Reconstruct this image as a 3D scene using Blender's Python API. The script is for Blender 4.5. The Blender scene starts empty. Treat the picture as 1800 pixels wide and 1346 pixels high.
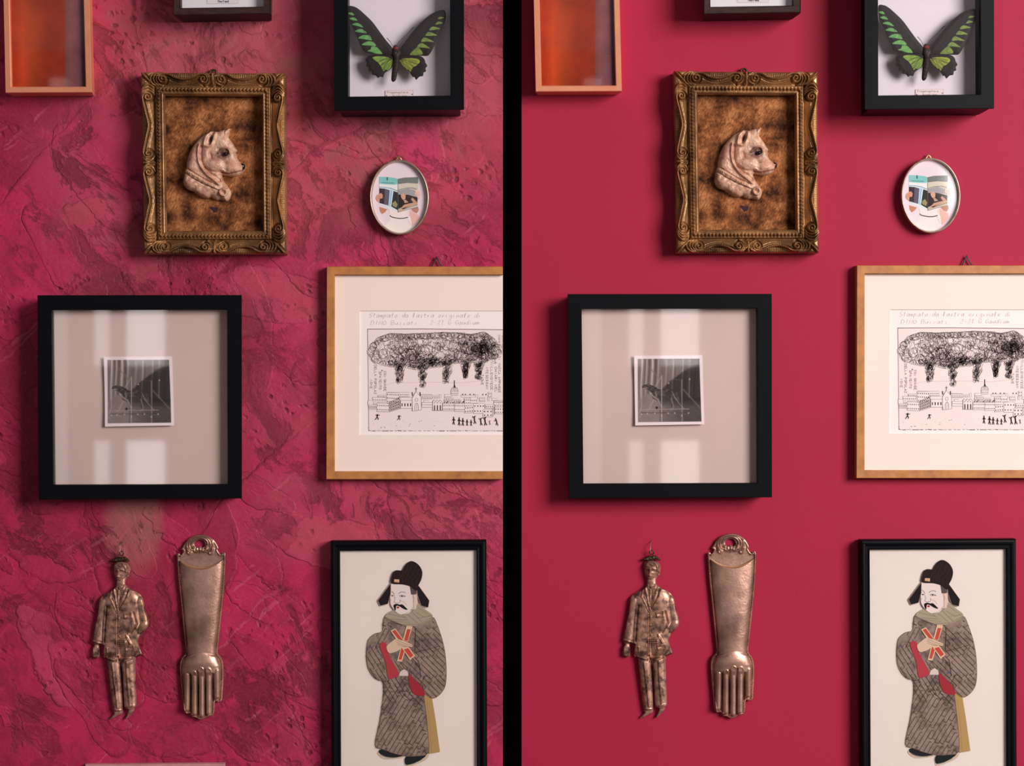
import bpy, bmesh, math, random
import numpy as np
from mathutils import Vector
from mathutils.geometry import tessellate_polygon

S = 0.0007          # metres per picture unit on the wall
D = 2.6             # camera distance from the wall
H0 = 1.5            # camera height
C = bpy.context.scene.collection
scene = bpy.context.scene

# ------------------------------------------------------------------ camera, world, light, exposure
cam_d = bpy.data.cameras.new('camera'); cam = bpy.data.objects.new('camera', cam_d); C.objects.link(cam)
cam.location = (0, -D, H0); cam.rotation_euler = (math.pi / 2, 0, 0)
cam_d.sensor_width = 36; cam_d.lens = 36 * D / (1800 * S); cam_d.clip_start = 0.05
scene.camera = cam
w = bpy.data.worlds.new('world'); scene.world = w; w.use_nodes = True
w.node_tree.nodes['Background'].inputs[0].default_value = (1.0, 0.93, 0.95, 1)
w.node_tree.nodes['Background'].inputs[1].default_value = 0.18

def area(name, loc, target, sx, sy, power, col):
    l = bpy.data.lights.new(name, 'AREA'); l.shape = 'RECTANGLE'; l.size = sx; l.size_y = sy
    l.energy = power; l.color = col
    o = bpy.data.objects.new(name, l); C.objects.link(o); o.location = loc
    o.rotation_euler = (Vector(target) - Vector(loc)).to_track_quat('-Z', 'Y').to_euler()
    return o
area('window_light', (2.55, -2.7, 2.45), (0.15, 0, 1.5), 1.45, 1.5, 186, (1.0, 0.945, 0.925))
scene.view_settings.view_transform = 'Standard'; scene.view_settings.look = 'None'
scene.view_settings.gamma = 1; scene.view_settings.use_curve_mapping = False
scene.view_settings.exposure = 0.0

# ------------------------------------------------------------------ helpers
def lin(c):
    r = []
    for v in c[:3]:
        v = v / 255.0
        r.append(v / 12.92 if v <= 0.04045 else ((v + 0.055) / 1.055) ** 2.4)
    return r
def lin4(c): return (*lin(c), 1)
def P(px, py, d=0.0):
    k = S * (D - d) / D
    return Vector(((px - 900) * k, -d, H0 + (673 - py) * k))

MC = {}
def nn(nt, t, x=0, y=0, **kw):
    n = nt.nodes.new(t); n.location = (x, y)
    for k, v in kw.items(): setattr(n, k, v)
    return n
def mat(name, col, rough=0.6, metal=0.0, var=None, bump=None, spec=0.5, col2=None):
    """var=(scale, lo, hi, stretch) mixes col to col2 by noise, bump=(scale, strength, dist)"""
    key = (name, tuple(col))
    if key in MC: return MC[key]
    m = bpy.data.materials.new(name); m.use_nodes = True; nt = m.node_tree
    b = nt.nodes['Principled BSDF']
    b.inputs['Base Color'].default_value = lin4(col); b.inputs['Roughness'].default_value = rough
    b.inputs['Metallic'].default_value = metal; b.inputs['Specular IOR Level'].default_value = spec
    tc = nn(nt, 'ShaderNodeTexCoord')
    if var:
        mp = nn(nt, 'ShaderNodeMapping'); nt.links.new(tc.outputs['Object'], mp.inputs[0])
        mp.inputs['Scale'].default_value = var[3] if len(var) > 3 else (1, 1, 1)
        n = nn(nt, 'ShaderNodeTexNoise'); n.inputs['Scale'].default_value = var[0]; n.inputs['Detail'].default_value = 9; n.inputs['Roughness'].default_value = .6
        nt.links.new(mp.outputs[0], n.inputs['Vector'])
        r = nn(nt, 'ShaderNodeValToRGB'); r.color_ramp.elements[0].position = var[1]; r.color_ramp.elements[1].position = var[2]
        r.color_ramp.elements[0].color = lin4(col); r.color_ramp.elements[1].color = lin4(col2 or [c * .8 for c in col])
        nt.links.new(n.outputs[0], r.inputs[0]); nt.links.new(r.outputs[0], b.inputs['Base Color'])
    if bump:
        n = nn(nt, 'ShaderNodeTexNoise'); n.inputs['Scale'].default_value = bump[0]; n.inputs['Detail'].default_value = 5
        nt.links.new(tc.outputs['Object'], n.inputs['Vector'])
        bp = nn(nt, 'ShaderNodeBump'); bp.inputs['Strength'].default_value = bump[1]; bp.inputs['Distance'].default_value = bump[2]
        nt.links.new(n.outputs[0], bp.inputs['Height']); nt.links.new(bp.outputs[0], b.inputs['Normal'])
    MC[key] = m; return m
def vmat(name, rough=0.6, metal=0.0, bump=None, noise=None, spec=0.5):
    """base colour from the mesh's own pigment attribute"""
    key = (name, 'v')
    if key in MC: return MC[key]
    m = bpy.data.materials.new(name); m.use_nodes = True; nt = m.node_tree; b = nt.nodes['Principled BSDF']
    a = nn(nt, 'ShaderNodeAttribute'); a.attribute_name = 'Col'
    b.inputs['Roughness'].default_value = rough; b.inputs['Metallic'].default_value = metal
    b.inputs['Specular IOR Level'].default_value = spec
    out = a.outputs['Color']; tc = nn(nt, 'ShaderNodeTexCoord')
    if noise:
        n = nn(nt, 'ShaderNodeTexNoise'); n.inputs['Scale'].default_value = noise[0]; n.inputs['Detail'].default_value = 8
        nt.links.new(tc.outputs['Object'], n.inputs['Vector'])
        r = nn(nt, 'ShaderNodeValToRGB'); r.color_ramp.elements[0].position = noise[1]; r.color_ramp.elements[1].position = noise[2]
        r.color_ramp.elements[0].color = (*noise[3], 1); r.color_ramp.elements[1].color = (1, 1, 1, 1)
        mx = nn(nt, 'ShaderNodeMix', data_type='RGBA', blend_type='MULTIPLY'); mx.inputs[0].default_value = 1
        nt.links.new(n.outputs[0], r.inputs[0]); nt.links.new(out, mx.inputs[6]); nt.links.new(r.outputs[0], mx.inputs[7]); out = mx.outputs[2]
    nt.links.new(out, b.inputs['Base Color'])
    if bump:
        n = nn(nt, 'ShaderNodeTexNoise'); n.inputs['Scale'].default_value = bump[0]; n.inputs['Detail'].default_value = 5
        nt.links.new(tc.outputs['Object'], n.inputs['Vector'])
        bp = nn(nt, 'ShaderNodeBump'); bp.inputs['Strength'].default_value = bump[1]; bp.inputs['Distance'].default_value = bump[2]
        nt.links.new(n.outputs[0], bp.inputs['Height']); nt.links.new(bp.outputs[0], b.inputs['Normal'])
    MC[key] = m; return m
def glass_mat(rough=.03):
    if ('glass', rough) in MC: return MC[('glass', rough)]
    m = bpy.data.materials.new('picture_glass'); m.use_nodes = True; nt = m.node_tree
    nt.nodes.remove(nt.nodes['Principled BSDF']); out = nt.nodes['Material Output']
    t = nn(nt, 'ShaderNodeBsdfTransparent'); t.inputs[0].default_value = (0.985, 0.985, 0.985, 1)
    g = nn(nt, 'ShaderNodeBsdfGlossy'); g.inputs['Roughness'].default_value = rough
    # Schlick reflectance, the same from both faces of the pane
    geo = nn(nt, 'ShaderNodeNewGeometry'); dp = nn(nt, 'ShaderNodeVectorMath', operation='DOT_PRODUCT')
    nt.links.new(geo.outputs['Normal'], dp.inputs[0]); nt.links.new(geo.outputs['Incoming'], dp.inputs[1])
    cur = dp.outputs['Value']
    for op, v in (('ABSOLUTE', None), ('SUBTRACT', 1), ('POWER', 5), ('MULTIPLY', .96), ('ADD', .035)):
        q = nn(nt, 'ShaderNodeMath', operation=op)
        if op == 'SUBTRACT': q.inputs[0].default_value = 1; nt.links.new(cur, q.inputs[1])
        else:
            nt.links.new(cur, q.inputs[0])
            if v is not None: q.inputs[1].default_value = v
        cur = q.outputs[0]
    mx = nn(nt, 'ShaderNodeMixShader'); nt.links.new(cur, mx.inputs[0])
    nt.links.new(t.outputs[0], mx.inputs[1]); nt.links.new(g.outputs[0], mx.inputs[2]); nt.links.new(mx.outputs[0], out.inputs[0])
    MC[('glass', rough)] = m; return m

INFO = {}      # object -> (anchor x, anchor y, depth)
def link(o, name, mats, anchor, parent):
    C.objects.link(o)
    for m in (mats if isinstance(mats, (list, tuple)) else [mats]): o.data.materials.append(m)
    INFO[o.name] = anchor
    if parent: o.parent = parent
    put(o, 0, 0)
    return o
def worldpos(o, dx, dy):
    ax, ay, d = INFO[o.name]; return P(ax + dx, ay + dy, d)
def put(o, dx, dy):
    p = worldpos(o, dx, dy)
    q = o.parent
    while q is not None:
        p = p - q.location; q = q.parent
    o.location = p
def thing(name, label, cat, anchor, group=None):
    o = bpy.data.objects.new(name, None); C.objects.link(o); o.empty_display_size = 0.02
    INFO[o.name] = anchor; put(o, 0, 0)
    o['label'] = label; o['category'] = cat
    if group: o['group'] = group
    return o
def meshobj(name, verts, faces, mats, anchor, parent=None, fmat=None, smooth=False, cols=None):
    """verts: (px, py, height in metres above anchor depth)"""
    ax, ay, d = anchor; k = S * (D - d) / D
    v = np.asarray(verts, dtype=float)
    co = np.empty((len(v), 3)); co[:, 0] = (v[:, 0] - ax) * k; co[:, 2] = (ay - v[:, 1]) * k; co[:, 1] = -v[:, 2]
    me = bpy.data.meshes.new(name); me.from_pydata(co.tolist(), [], [list(map(int, f)) for f in faces])
    if fmat is not None: me.polygons.foreach_set('material_index', np.asarray(fmat, dtype=np.int32))
    if smooth: me.polygons.foreach_set('use_smooth', np.ones(len(me.polygons), dtype=bool))
    if cols is not None:
        a = me.color_attributes.new('Col', 'FLOAT_COLOR', 'POINT')
        cc = np.ones((len(v), 4), dtype=np.float32); cc[:, :3] = cols
        a.data.foreach_set('color', cc.ravel())
    me.update()
    o = bpy.data.objects.new(name, me)
    return link(o, name, mats, anchor, parent)
def fix_normals(o):
    bm = bmesh.new(); bm.from_mesh(o.data); bmesh.ops.recalc_face_normals(bm, faces=bm.faces); bm.to_mesh(o.data); bm.free()

def lincol(a):
    a = np.asarray(a, dtype=float) / 255.0
    return np.where(a <= 0.04045, a / 12.92, ((np.maximum(a, 0) + 0.055) / 1.055) ** 2.4)
def cr(pts, n=6, closed=True):
    """Catmull-Rom smoothing"""
    p = [np.array(q, float) for q in pts]; m = len(p); out = []
    rng = range(m) if closed else range(m - 1)
    for i in rng:
        if closed: a, b, c, d = p[(i - 1) % m], p[i], p[(i + 1) % m], p[(i + 2) % m]
        else: a, b, c, d = p[max(i - 1, 0)], p[i], p[i + 1], p[min(i + 2, m - 1)]
        for j in range(n):
            t = j / n
            out.append(tuple(0.5 * ((2 * b) + (-a + c) * t + (2 * a - 5 * b + 4 * c - d) * t * t + (-a + 3 * b - 3 * c + d) * t ** 3)))
    if not closed: out.append(tuple(p[-1]))
    return out
def pip(X, Y, poly):
    ins = np.zeros(X.shape, bool); n = len(poly)
    for i in range(n):
        x1, y1 = poly[i]; x2, y2 = poly[(i + 1) % n]
        if y1 == y2: continue
        c = (y1 > Y) != (y2 > Y)
        ins ^= c & (X < (x2 - x1) * (Y - y1) / (y2 - y1) + x1)
    return ins
def segd(X, Y, pts, closed=False, near=False):
    """distance to polyline"""
    best = np.full(X.shape, 1e9); bx = np.zeros(X.shape); by = np.zeros(X.shape)
    n = len(pts); T = np.zeros(X.shape); acc = 0.0
    for i in range(n if closed else n - 1):
        x1, y1 = pts[i]; x2, y2 = pts[(i + 1) % n]
        dx, dy = x2 - x1, y2 - y1; L = dx * dx + dy * dy
        if L < 1e-12: continue
        t = np.clip(((X - x1) * dx + (Y - y1) * dy) / L, 0, 1)
        qx, qy = x1 + t * dx, y1 + t * dy
        d = np.hypot(X - qx, Y - qy); m = d < best
        best = np.where(m, d, best)
        if near == True:
            bx = np.where(m, qx, bx); by = np.where(m, qy, by)
        if near == 'arc':
            T = np.where(m, acc + t * math.sqrt(L), T)
        acc += math.sqrt(L)
    if near == True: return best, bx, by
    if near == 'arc': return best, T
    return best
def ridge(X, Y, pts, wd, h, closed=False):
    d = segd(X, Y, pts, closed); return h * np.exp(-(d / wd) ** 2)
def gs(X, Y, cx, cy, rx, ry, h, a=0):
    c, s = math.cos(a), math.sin(a); u = (X - cx) * c + (Y - cy) * s; v = -(X - cx) * s + (Y - cy) * c
    return h * np.exp(-(u / rx) ** 2 - (v / ry) ** 2)
def cap(X, Y, p, q, r0, r1, h=1.0):
    dx, dy = q[0] - p[0], q[1] - p[1]; L = dx * dx + dy * dy + 1e-9
    t = np.clip(((X - p[0]) * dx + (Y - p[1]) * dy) / L, 0, 1)
    d = np.hypot(X - p[0] - t * dx, Y - p[1] - t * dy); r = r0 + (r1 - r0) * t
    return h * r * np.sqrt(np.maximum(0, 1 - (d / r) ** 2))
def nz(X, Y, sc, seed=0):
    """value noise"""
    r = np.random.RandomState(seed); g = r.rand(64, 64)
    x = X / sc; y = Y / sc; xi = np.floor(x).astype(int); yi = np.floor(y).astype(int); fx = x - xi; fy = y - yi
    fx = fx * fx * (3 - 2 * fx); fy = fy * fy * (3 - 2 * fy); a = lambda i, j: g[(xi + i) % 64, (yi + j) % 64]
    return (a(0, 0) * (1 - fx) + a(1, 0) * fx) * (1 - fy) + (a(0, 1) * (1 - fx) + a(1, 1) * fx) * fy

def relief(name, outline, hfun, mats, anchor, parent, res=0.6, cfun=None, holes=(), back=0.0, smooth=True):
    """solid plate with a modelled front: hfun(X, Y, edge distance) gives height in picture units"""
    ol = np.array(outline); x0, y0 = ol.min(0) - 2 * res; x1, y1 = ol.max(0) + 2 * res
    gx = np.arange(x0, x1, res); gy = np.arange(y0, y1, res); X, Y = np.meshgrid(gx, gy)
    ins = pip(X, Y, outline)
    for h in holes: ins &= ~pip(X, Y, h)
    cell = ins[:-1, :-1] | ins[1:, :-1] | ins[:-1, 1:] | ins[1:, 1:]
    use = np.zeros_like(ins); use[:-1, :-1] |= cell; use[1:, :-1] |= cell; use[:-1, 1:] |= cell; use[1:, 1:] |= cell
    idx = -np.ones(X.shape, int); idx[use] = np.arange(use.sum())
    x = X[use]; y = Y[use]; i_ = ins[use]
    d, bx, by = segd(x, y, outline, True, True)
    for h in holes:
        d2, b2, c2 = segd(x, y, h, True, True); m = d2 < d
        d = np.where(m, d2, d); bx = np.where(m, b2, bx); by = np.where(m, c2, by)
    x = np.where(i_, x, bx); y = np.where(i_, y, by); d = np.where(i_, d, 0)
    hh = hfun(x, y, d) * S
    n = len(x); cy, cx = np.nonzero(cell)
    a = idx[cy, cx]; b = idx[cy, cx + 1]; c = idx[cy + 1, cx + 1]; e = idx[cy + 1, cx]
    F = np.stack([a, b, c, e], 1)
    # rim
    edges = {}
    up = ~np.pad(cell, 1)[:-2, 1:-1] & cell; dn = ~np.pad(cell, 1)[2:, 1:-1] & cell
    lf = ~np.pad(cell, 1)[1:-1, :-2] & cell; rt = ~np.pad(cell, 1)[1:-1, 2:] & cell
    E = []
    for M, p, q in ((up, (0, 0), (0, 1)), (dn, (1, 1), (1, 0)), (lf, (1, 0), (0, 0)), (rt, (0, 1), (1, 1))):
        yy, xx = np.nonzero(M); E.append(np.stack([idx[yy + p[0], xx + p[1]], idx[yy + q[0], xx + q[1]]], 1))
    E = np.concatenate(E); rim = np.unique(E); mp = -np.ones(n, int); mp[rim] = n + np.arange(len(rim))
    verts = np.stack([x, y, hh], 1); rv = verts[rim].copy(); rv[:, 2] = back
    RF = np.stack([E[:, 1], E[:, 0], mp[E[:, 0]], mp[E[:, 1]]], 1)
    V = np.concatenate([verts, rv]); cols = None
    if cfun is not None:
        cc = cfun(x, y, d); cols = np.concatenate([cc, cc[rim]])
    FF = np.concatenate([F, RF])
    o = meshobj(name, V, FF.tolist(), mats, anchor, parent, smooth=smooth, cols=cols)
    if smooth:
        sm = np.ones(len(FF), bool); sm[len(F):] = False; o.data.polygons.foreach_set('use_smooth', sm)
    return o

def frame_mesh(name, O, I, prof, m, anchor, parent, fm=None, sides=(0, 1, 2, 3)):
    """mitred frame; O/I outer and inner corners TL,TR,BR,BL; prof = (tx, ty, depth above anchor)"""
    V = []; F = []
    for tx, ty, z in prof:
        for o_, i_ in zip(O, I): V.append((o_[0] + (i_[0] - o_[0]) * tx, o_[1] + (i_[1] - o_[1]) * ty, z))
    for a in range(len(prof) - 1):
        for s in sides:
            t = (s + 1) % 4; F.append((a * 4 + s, a * 4 + t, (a + 1) * 4 + t, (a + 1) * 4 + s))
    o = meshobj(name, V, F, m, anchor, parent)
    # crisp mitres: subdivide lengthwise not needed
    bm = bmesh.new(); bm.from_mesh(o.data); bmesh.ops.recalc_face_normals(bm, faces=bm.faces)
    bm.to_mesh(o.data); bm.free()
    return o
def slab(name, Q, z0, z1, m, anchor, parent):
    V = [(x, y, z0) for x, y in Q] + [(x, y, z1) for x, y in Q]; n = len(Q)
    F = [tuple(range(n))[::-1], tuple(range(n, 2 * n))] + [(i, (i + 1) % n, n + (i + 1) % n, n + i) for i in range(n)]
    o = meshobj(name, V, F, m, anchor, parent); fix_normals(o); return o

class Draw:
    def __init__(s): s.V = []; s.F = []; s.M = []; s.mats = []; s.keys = {}
    def mi(s, col, rough=0.8, name='pigment', **kw):
        k = (name, tuple(col))
        if k not in s.keys: s.keys[k] = len(s.mats); s.mats.append(mat(name, col, rough, spec=0.15, **kw))
        return s.keys[k]
    def poly(s, pts, col, lev=1, name='pigment', **kw):
        i = s.mi(col, name=name, **kw); b = len(s.V); z = lev * 0.00008
        s.V += [(x, y, z) for x, y in pts]
        for t in tessellate_polygon([[Vector((x, y, 0)) for x, y in pts]]):
            s.F.append([b + j for j in t]); s.M.append(i)
    def line(s, pts, wd, col, lev=2, closed=False, taper=False, name='ink'):
        i = s.mi(col, name=name); z = lev * 0.00008; b = len(s.V)
        if closed: pts = list(pts) + [pts[0]]
        n = len(pts)
        if n < 2: return
        for k in range(n):
            a = pts[max(k - 1, 0)]; c = pts[min(k + 1, n - 1)]; dx, dy = c[0] - a[0], c[1] - a[1]; L = math.hypot(dx, dy) or 1
            ww = wd / 2
            if taper: ww *= 0.35 + 0.65 * math.sin(math.pi * (k + 0.3) / (n - 0.4))
            nx, ny = -dy / L * ww, dx / L * ww
            s.V += [(pts[k][0] + nx, pts[k][1] + ny, z), (pts[k][0] - nx, pts[k][1] - ny, z)]
        for k in range(n - 1):
            s.F.append([b + 2 * k, b + 2 * k + 1, b + 2 * k + 3, b + 2 * k + 2]); s.M.append(i)
    def build(s, name, anchor, parent):
        o = meshobj(name, s.V, s.F, s.mats, anchor, parent, fmat=s.M)
        # face the viewer
        me = o.data; nrm = np.empty(len(me.polygons) * 3); me.polygons.foreach_get('normal', nrm)
        fl = np.nonzero(nrm.reshape(-1, 3)[:, 1] > 0)[0]
        if len(fl):
            bm = bmesh.new(); bm.from_mesh(me); bm.faces.ensure_lookup_table()
            bmesh.ops.reverse_faces(bm, faces=[bm.faces[int(i)] for i in fl]); bm.to_mesh(me); bm.free()
        return o
def ell(cx, cy, rx, ry, n=24, a0=0, a1=2 * math.pi, rot=0):
    c, s = math.cos(rot), math.sin(rot); out = []
    full = abs(a1 - a0 - 2 * math.pi) < 1e-6
    for i in range(n if full else n + 1):
        a = a0 + (a1 - a0) * i / n; u, v = rx * math.cos(a), ry * math.sin(a)
        out.append((cx + u * c - v * s, cy + u * s + v * c))
    return out
def Z(f, ox, oy):
    """reads points measured on an enlargement back into picture units"""
    return lambda pts: [(x / f + ox, y / f + oy) for x, y in pts]

# single-stroke lettering, cell 4 wide 6 high, y down
G = {
 'A': [[(0,6),(2,0),(4,6)],[(1,4),(3,4)]], 'B': [[(0,0),(0,6),(3,6),(4,4.6),(3,3),(0,3)],[(0,0),(3,0),(3.6,1.5),(3,3)]],
 'C': [[(4,1),(2.5,0),(.6,1),(0,3),(.6,5),(2.5,6),(4,5)]], 'D': [[(0,0),(0,6),(2.4,6),(4,4),(4,2),(2.4,0),(0,0)]],
 'E': [[(4,0),(0,0),(0,6),(4,6)],[(0,3),(3,3)]], 'F': [[(4,0),(0,0),(0,6)],[(0,3),(3,3)]],
 'G': [[(4,1),(2.5,0),(.6,1),(0,3),(.6,5),(2.5,6),(4,5),(4,3.4),(2.4,3.4)]], 'H': [[(0,0),(0,6)],[(4,0),(4,6)],[(0,3),(4,3)]],
 'I': [[(2,0),(2,6)]], 'L': [[(0,0),(0,6),(3.6,6)]], 'M': [[(0,6),(0,0),(2,4),(4,0),(4,6)]], 'N': [[(0,6),(0,0),(4,6),(4,0)]],
 'O': [[(2,0),(.4,1.4),(0,3),(.4,4.8),(2,6),(3.6,4.8),(4,3),(3.6,1.4),(2,0)]], 'P': [[(0,6),(0,0),(3,0),(4,1.5),(3,3),(0,3)]],
 'R': [[(0,6),(0,0),(3,0),(4,1.5),(3,3),(0,3)],[(1.6,3),(4,6)]], 'S': [[(4,1),(2,0),(.3,1.2),(1,2.7),(3.2,3.4),(3.8,4.9),(2,6),(0,5)]],
 'T': [[(0,0),(4,0)],[(2,0),(2,6)]], 'U': [[(0,0),(0,4.6),(2,6),(4,4.6),(4,0)]], 'V': [[(0,0),(2,6),(4,0)]], 'Z': [[(0,0),(4,0),(0,6),(4,6)]],
 'a': [[(3.4,3),(1.4,2.6),(.2,4),(.6,5.6),(2,6),(3.4,4.6),(3.6,3),(3.6,5.6),(4.2,6)]], 'b': [[(.4,0),(.4,6)],[(.4,4),(2,2.8),(3.6,4),(3,5.8),(.4,6)]],
 'd': [[(3.4,3.2),(1.4,2.8),(.2,4.2),(.8,5.8),(2.4,5.8),(3.6,4.4)],[(3.8,0),(3.6,5.4),(4.2,6)]], 'e': [[(.3,4.4),(3.4,4),(2.8,2.8),(1.2,2.8),(.2,4.4),(1,6),(3.6,5.4)]],
 'g': [[(3.4,3.2),(1.4,2.8),(.2,4.2),(1,5.6),(3.4,4.6)],[(3.6,3),(3.4,7.6),(1.6,8.6),(.4,7.6)]], 'h': [[(.4,0),(.4,6)],[(.4,4),(2.2,2.8),(3.4,3.8),(3.4,6)]],
 'i': [[(1,3),(1,5.6),(1.8,6)],[(1,1.4),(1.2,1.7)]], 'k': [[(.4,0),(.4,6)],[(3.2,3),(.6,4.6),(3.4,6)]], 'l': [[(.8,6),(1.8,1),(1.2,0),(.5,1.4),(.8,5.4),(1.8,6)]],
 'm': [[(0,6),(.2,3),(.2,4),(1.4,3),(1.8,4),(1.8,6)],[(1.8,4),(3,3),(3.6,4),(3.6,6)]], 'n': [[(.2,3),(.2,6)],[(.2,4.2),(2,2.9),(3.2,4),(3.4,6)]],
 'o': [[(2,2.8),(.4,4),(.8,5.7),(2.2,6),(3.6,4.6),(3,3),(2,2.8)]], 'p': [[(.4,2.6),(.2,8.4)],[(.4,4),(2,2.8),(3.6,4),(2.8,5.8),(.6,5.6)]],
 'r': [[(.4,3),(.6,6)],[(.6,4.4),(1.8,3),(3,3.2)]], 's': [[(3,3.2),(1.2,2.9),(1,4),(2.8,4.8),(2.4,6),(.4,5.6)]], 't': [[(1.4,.6),(1.2,5.4),(2.4,6)],[(.2,2.6),(3,2.4)]],
 'u': [[(.2,3),(.4,5.4),(1.8,6),(3.2,4.8),(3.4,3),(3.4,6)]], 'z': [[(.4,3),(3.2,3),(.4,6),(3.4,6)]], '-': [[(.6,3.4),(3,3.4)]], '.': [[(.5,5.7),(.9,6)]],
 '2': [[(.3,1.4),(2,0),(3.6,1.2),(3,3),(0,6),(4,6)]], '1': [[(.6,1.4),(2,0),(2,6)]], ' ': []}
def text(dr, s, x, y, size, wd, col, width=None, rot=False, slant=0.0, jit=0.0, lev=3, seed=1):
    """size = cell height; width = total length; rot = reads downwards"""
    rd = random.Random(seed); n = len(s); adv = (width / n) if width else size * 0.9; cw = adv * 0.72 / 4; ch = size / 6
    for k, c in enumerate(s):
        jx, jy = rd.uniform(-jit, jit), rd.uniform(-jit, jit)
        for pl in G.get(c, []):
            q = []
            for a, b in pl:
                u = k * adv + a * cw + slant * (6 - b) * ch + jx; v = b * ch + jy
                q.append((x - v, y + u) if rot else (x + u, y + v))
            dr.line(q, wd, col, lev)

RD = (932, -2)
def copy_thing(root, label, dx=RD[0], dy=RD[1]):
    r = root.copy(); C.objects.link(r); INFO[r.name] = INFO[root.name]; r['label'] = label
    a, b, c = INFO[root.name]; r.location = P(a + dx, b + dy, c)
    for ch in [o for o in root.children]:
        n = ch.copy(); C.objects.link(n); n.parent = r; INFO[n.name] = INFO[ch.name]
        n.location = worldpos(ch, dx, dy) - r.location
        for g in [o for o in ch.children]:
            m = g.copy(); C.objects.link(m); m.parent = n; INFO[m.name] = INFO[g.name]
            m.location = worldpos(g, dx, dy) - r.location - n.location
    return r

# ------------------------------------------------------------------ the setting
def wallbox(name, x0, x1, z0, z1, y0, y1, m):
    me = bpy.data.meshes.new(name); bm = bmesh.new()
    vs = [bm.verts.new((x, y, z)) for x in (x0, x1) for y in (y0, y1) for z in (z0, z1)]
    for f in ((0, 1, 3, 2), (4, 6, 7, 5), (0, 4, 5, 1), (2, 3, 7, 6), (1, 5, 7, 3), (0, 2, 6, 4)): bm.faces.new([vs[i] for i in f])
    bmesh.ops.recalc_face_normals(bm, faces=bm.faces); bm.to_mesh(me); bm.free()
    o = bpy.data.objects.new(name, me); C.objects.link(o); me.materials.append(m); o['kind'] = 'structure'; return o

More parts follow.
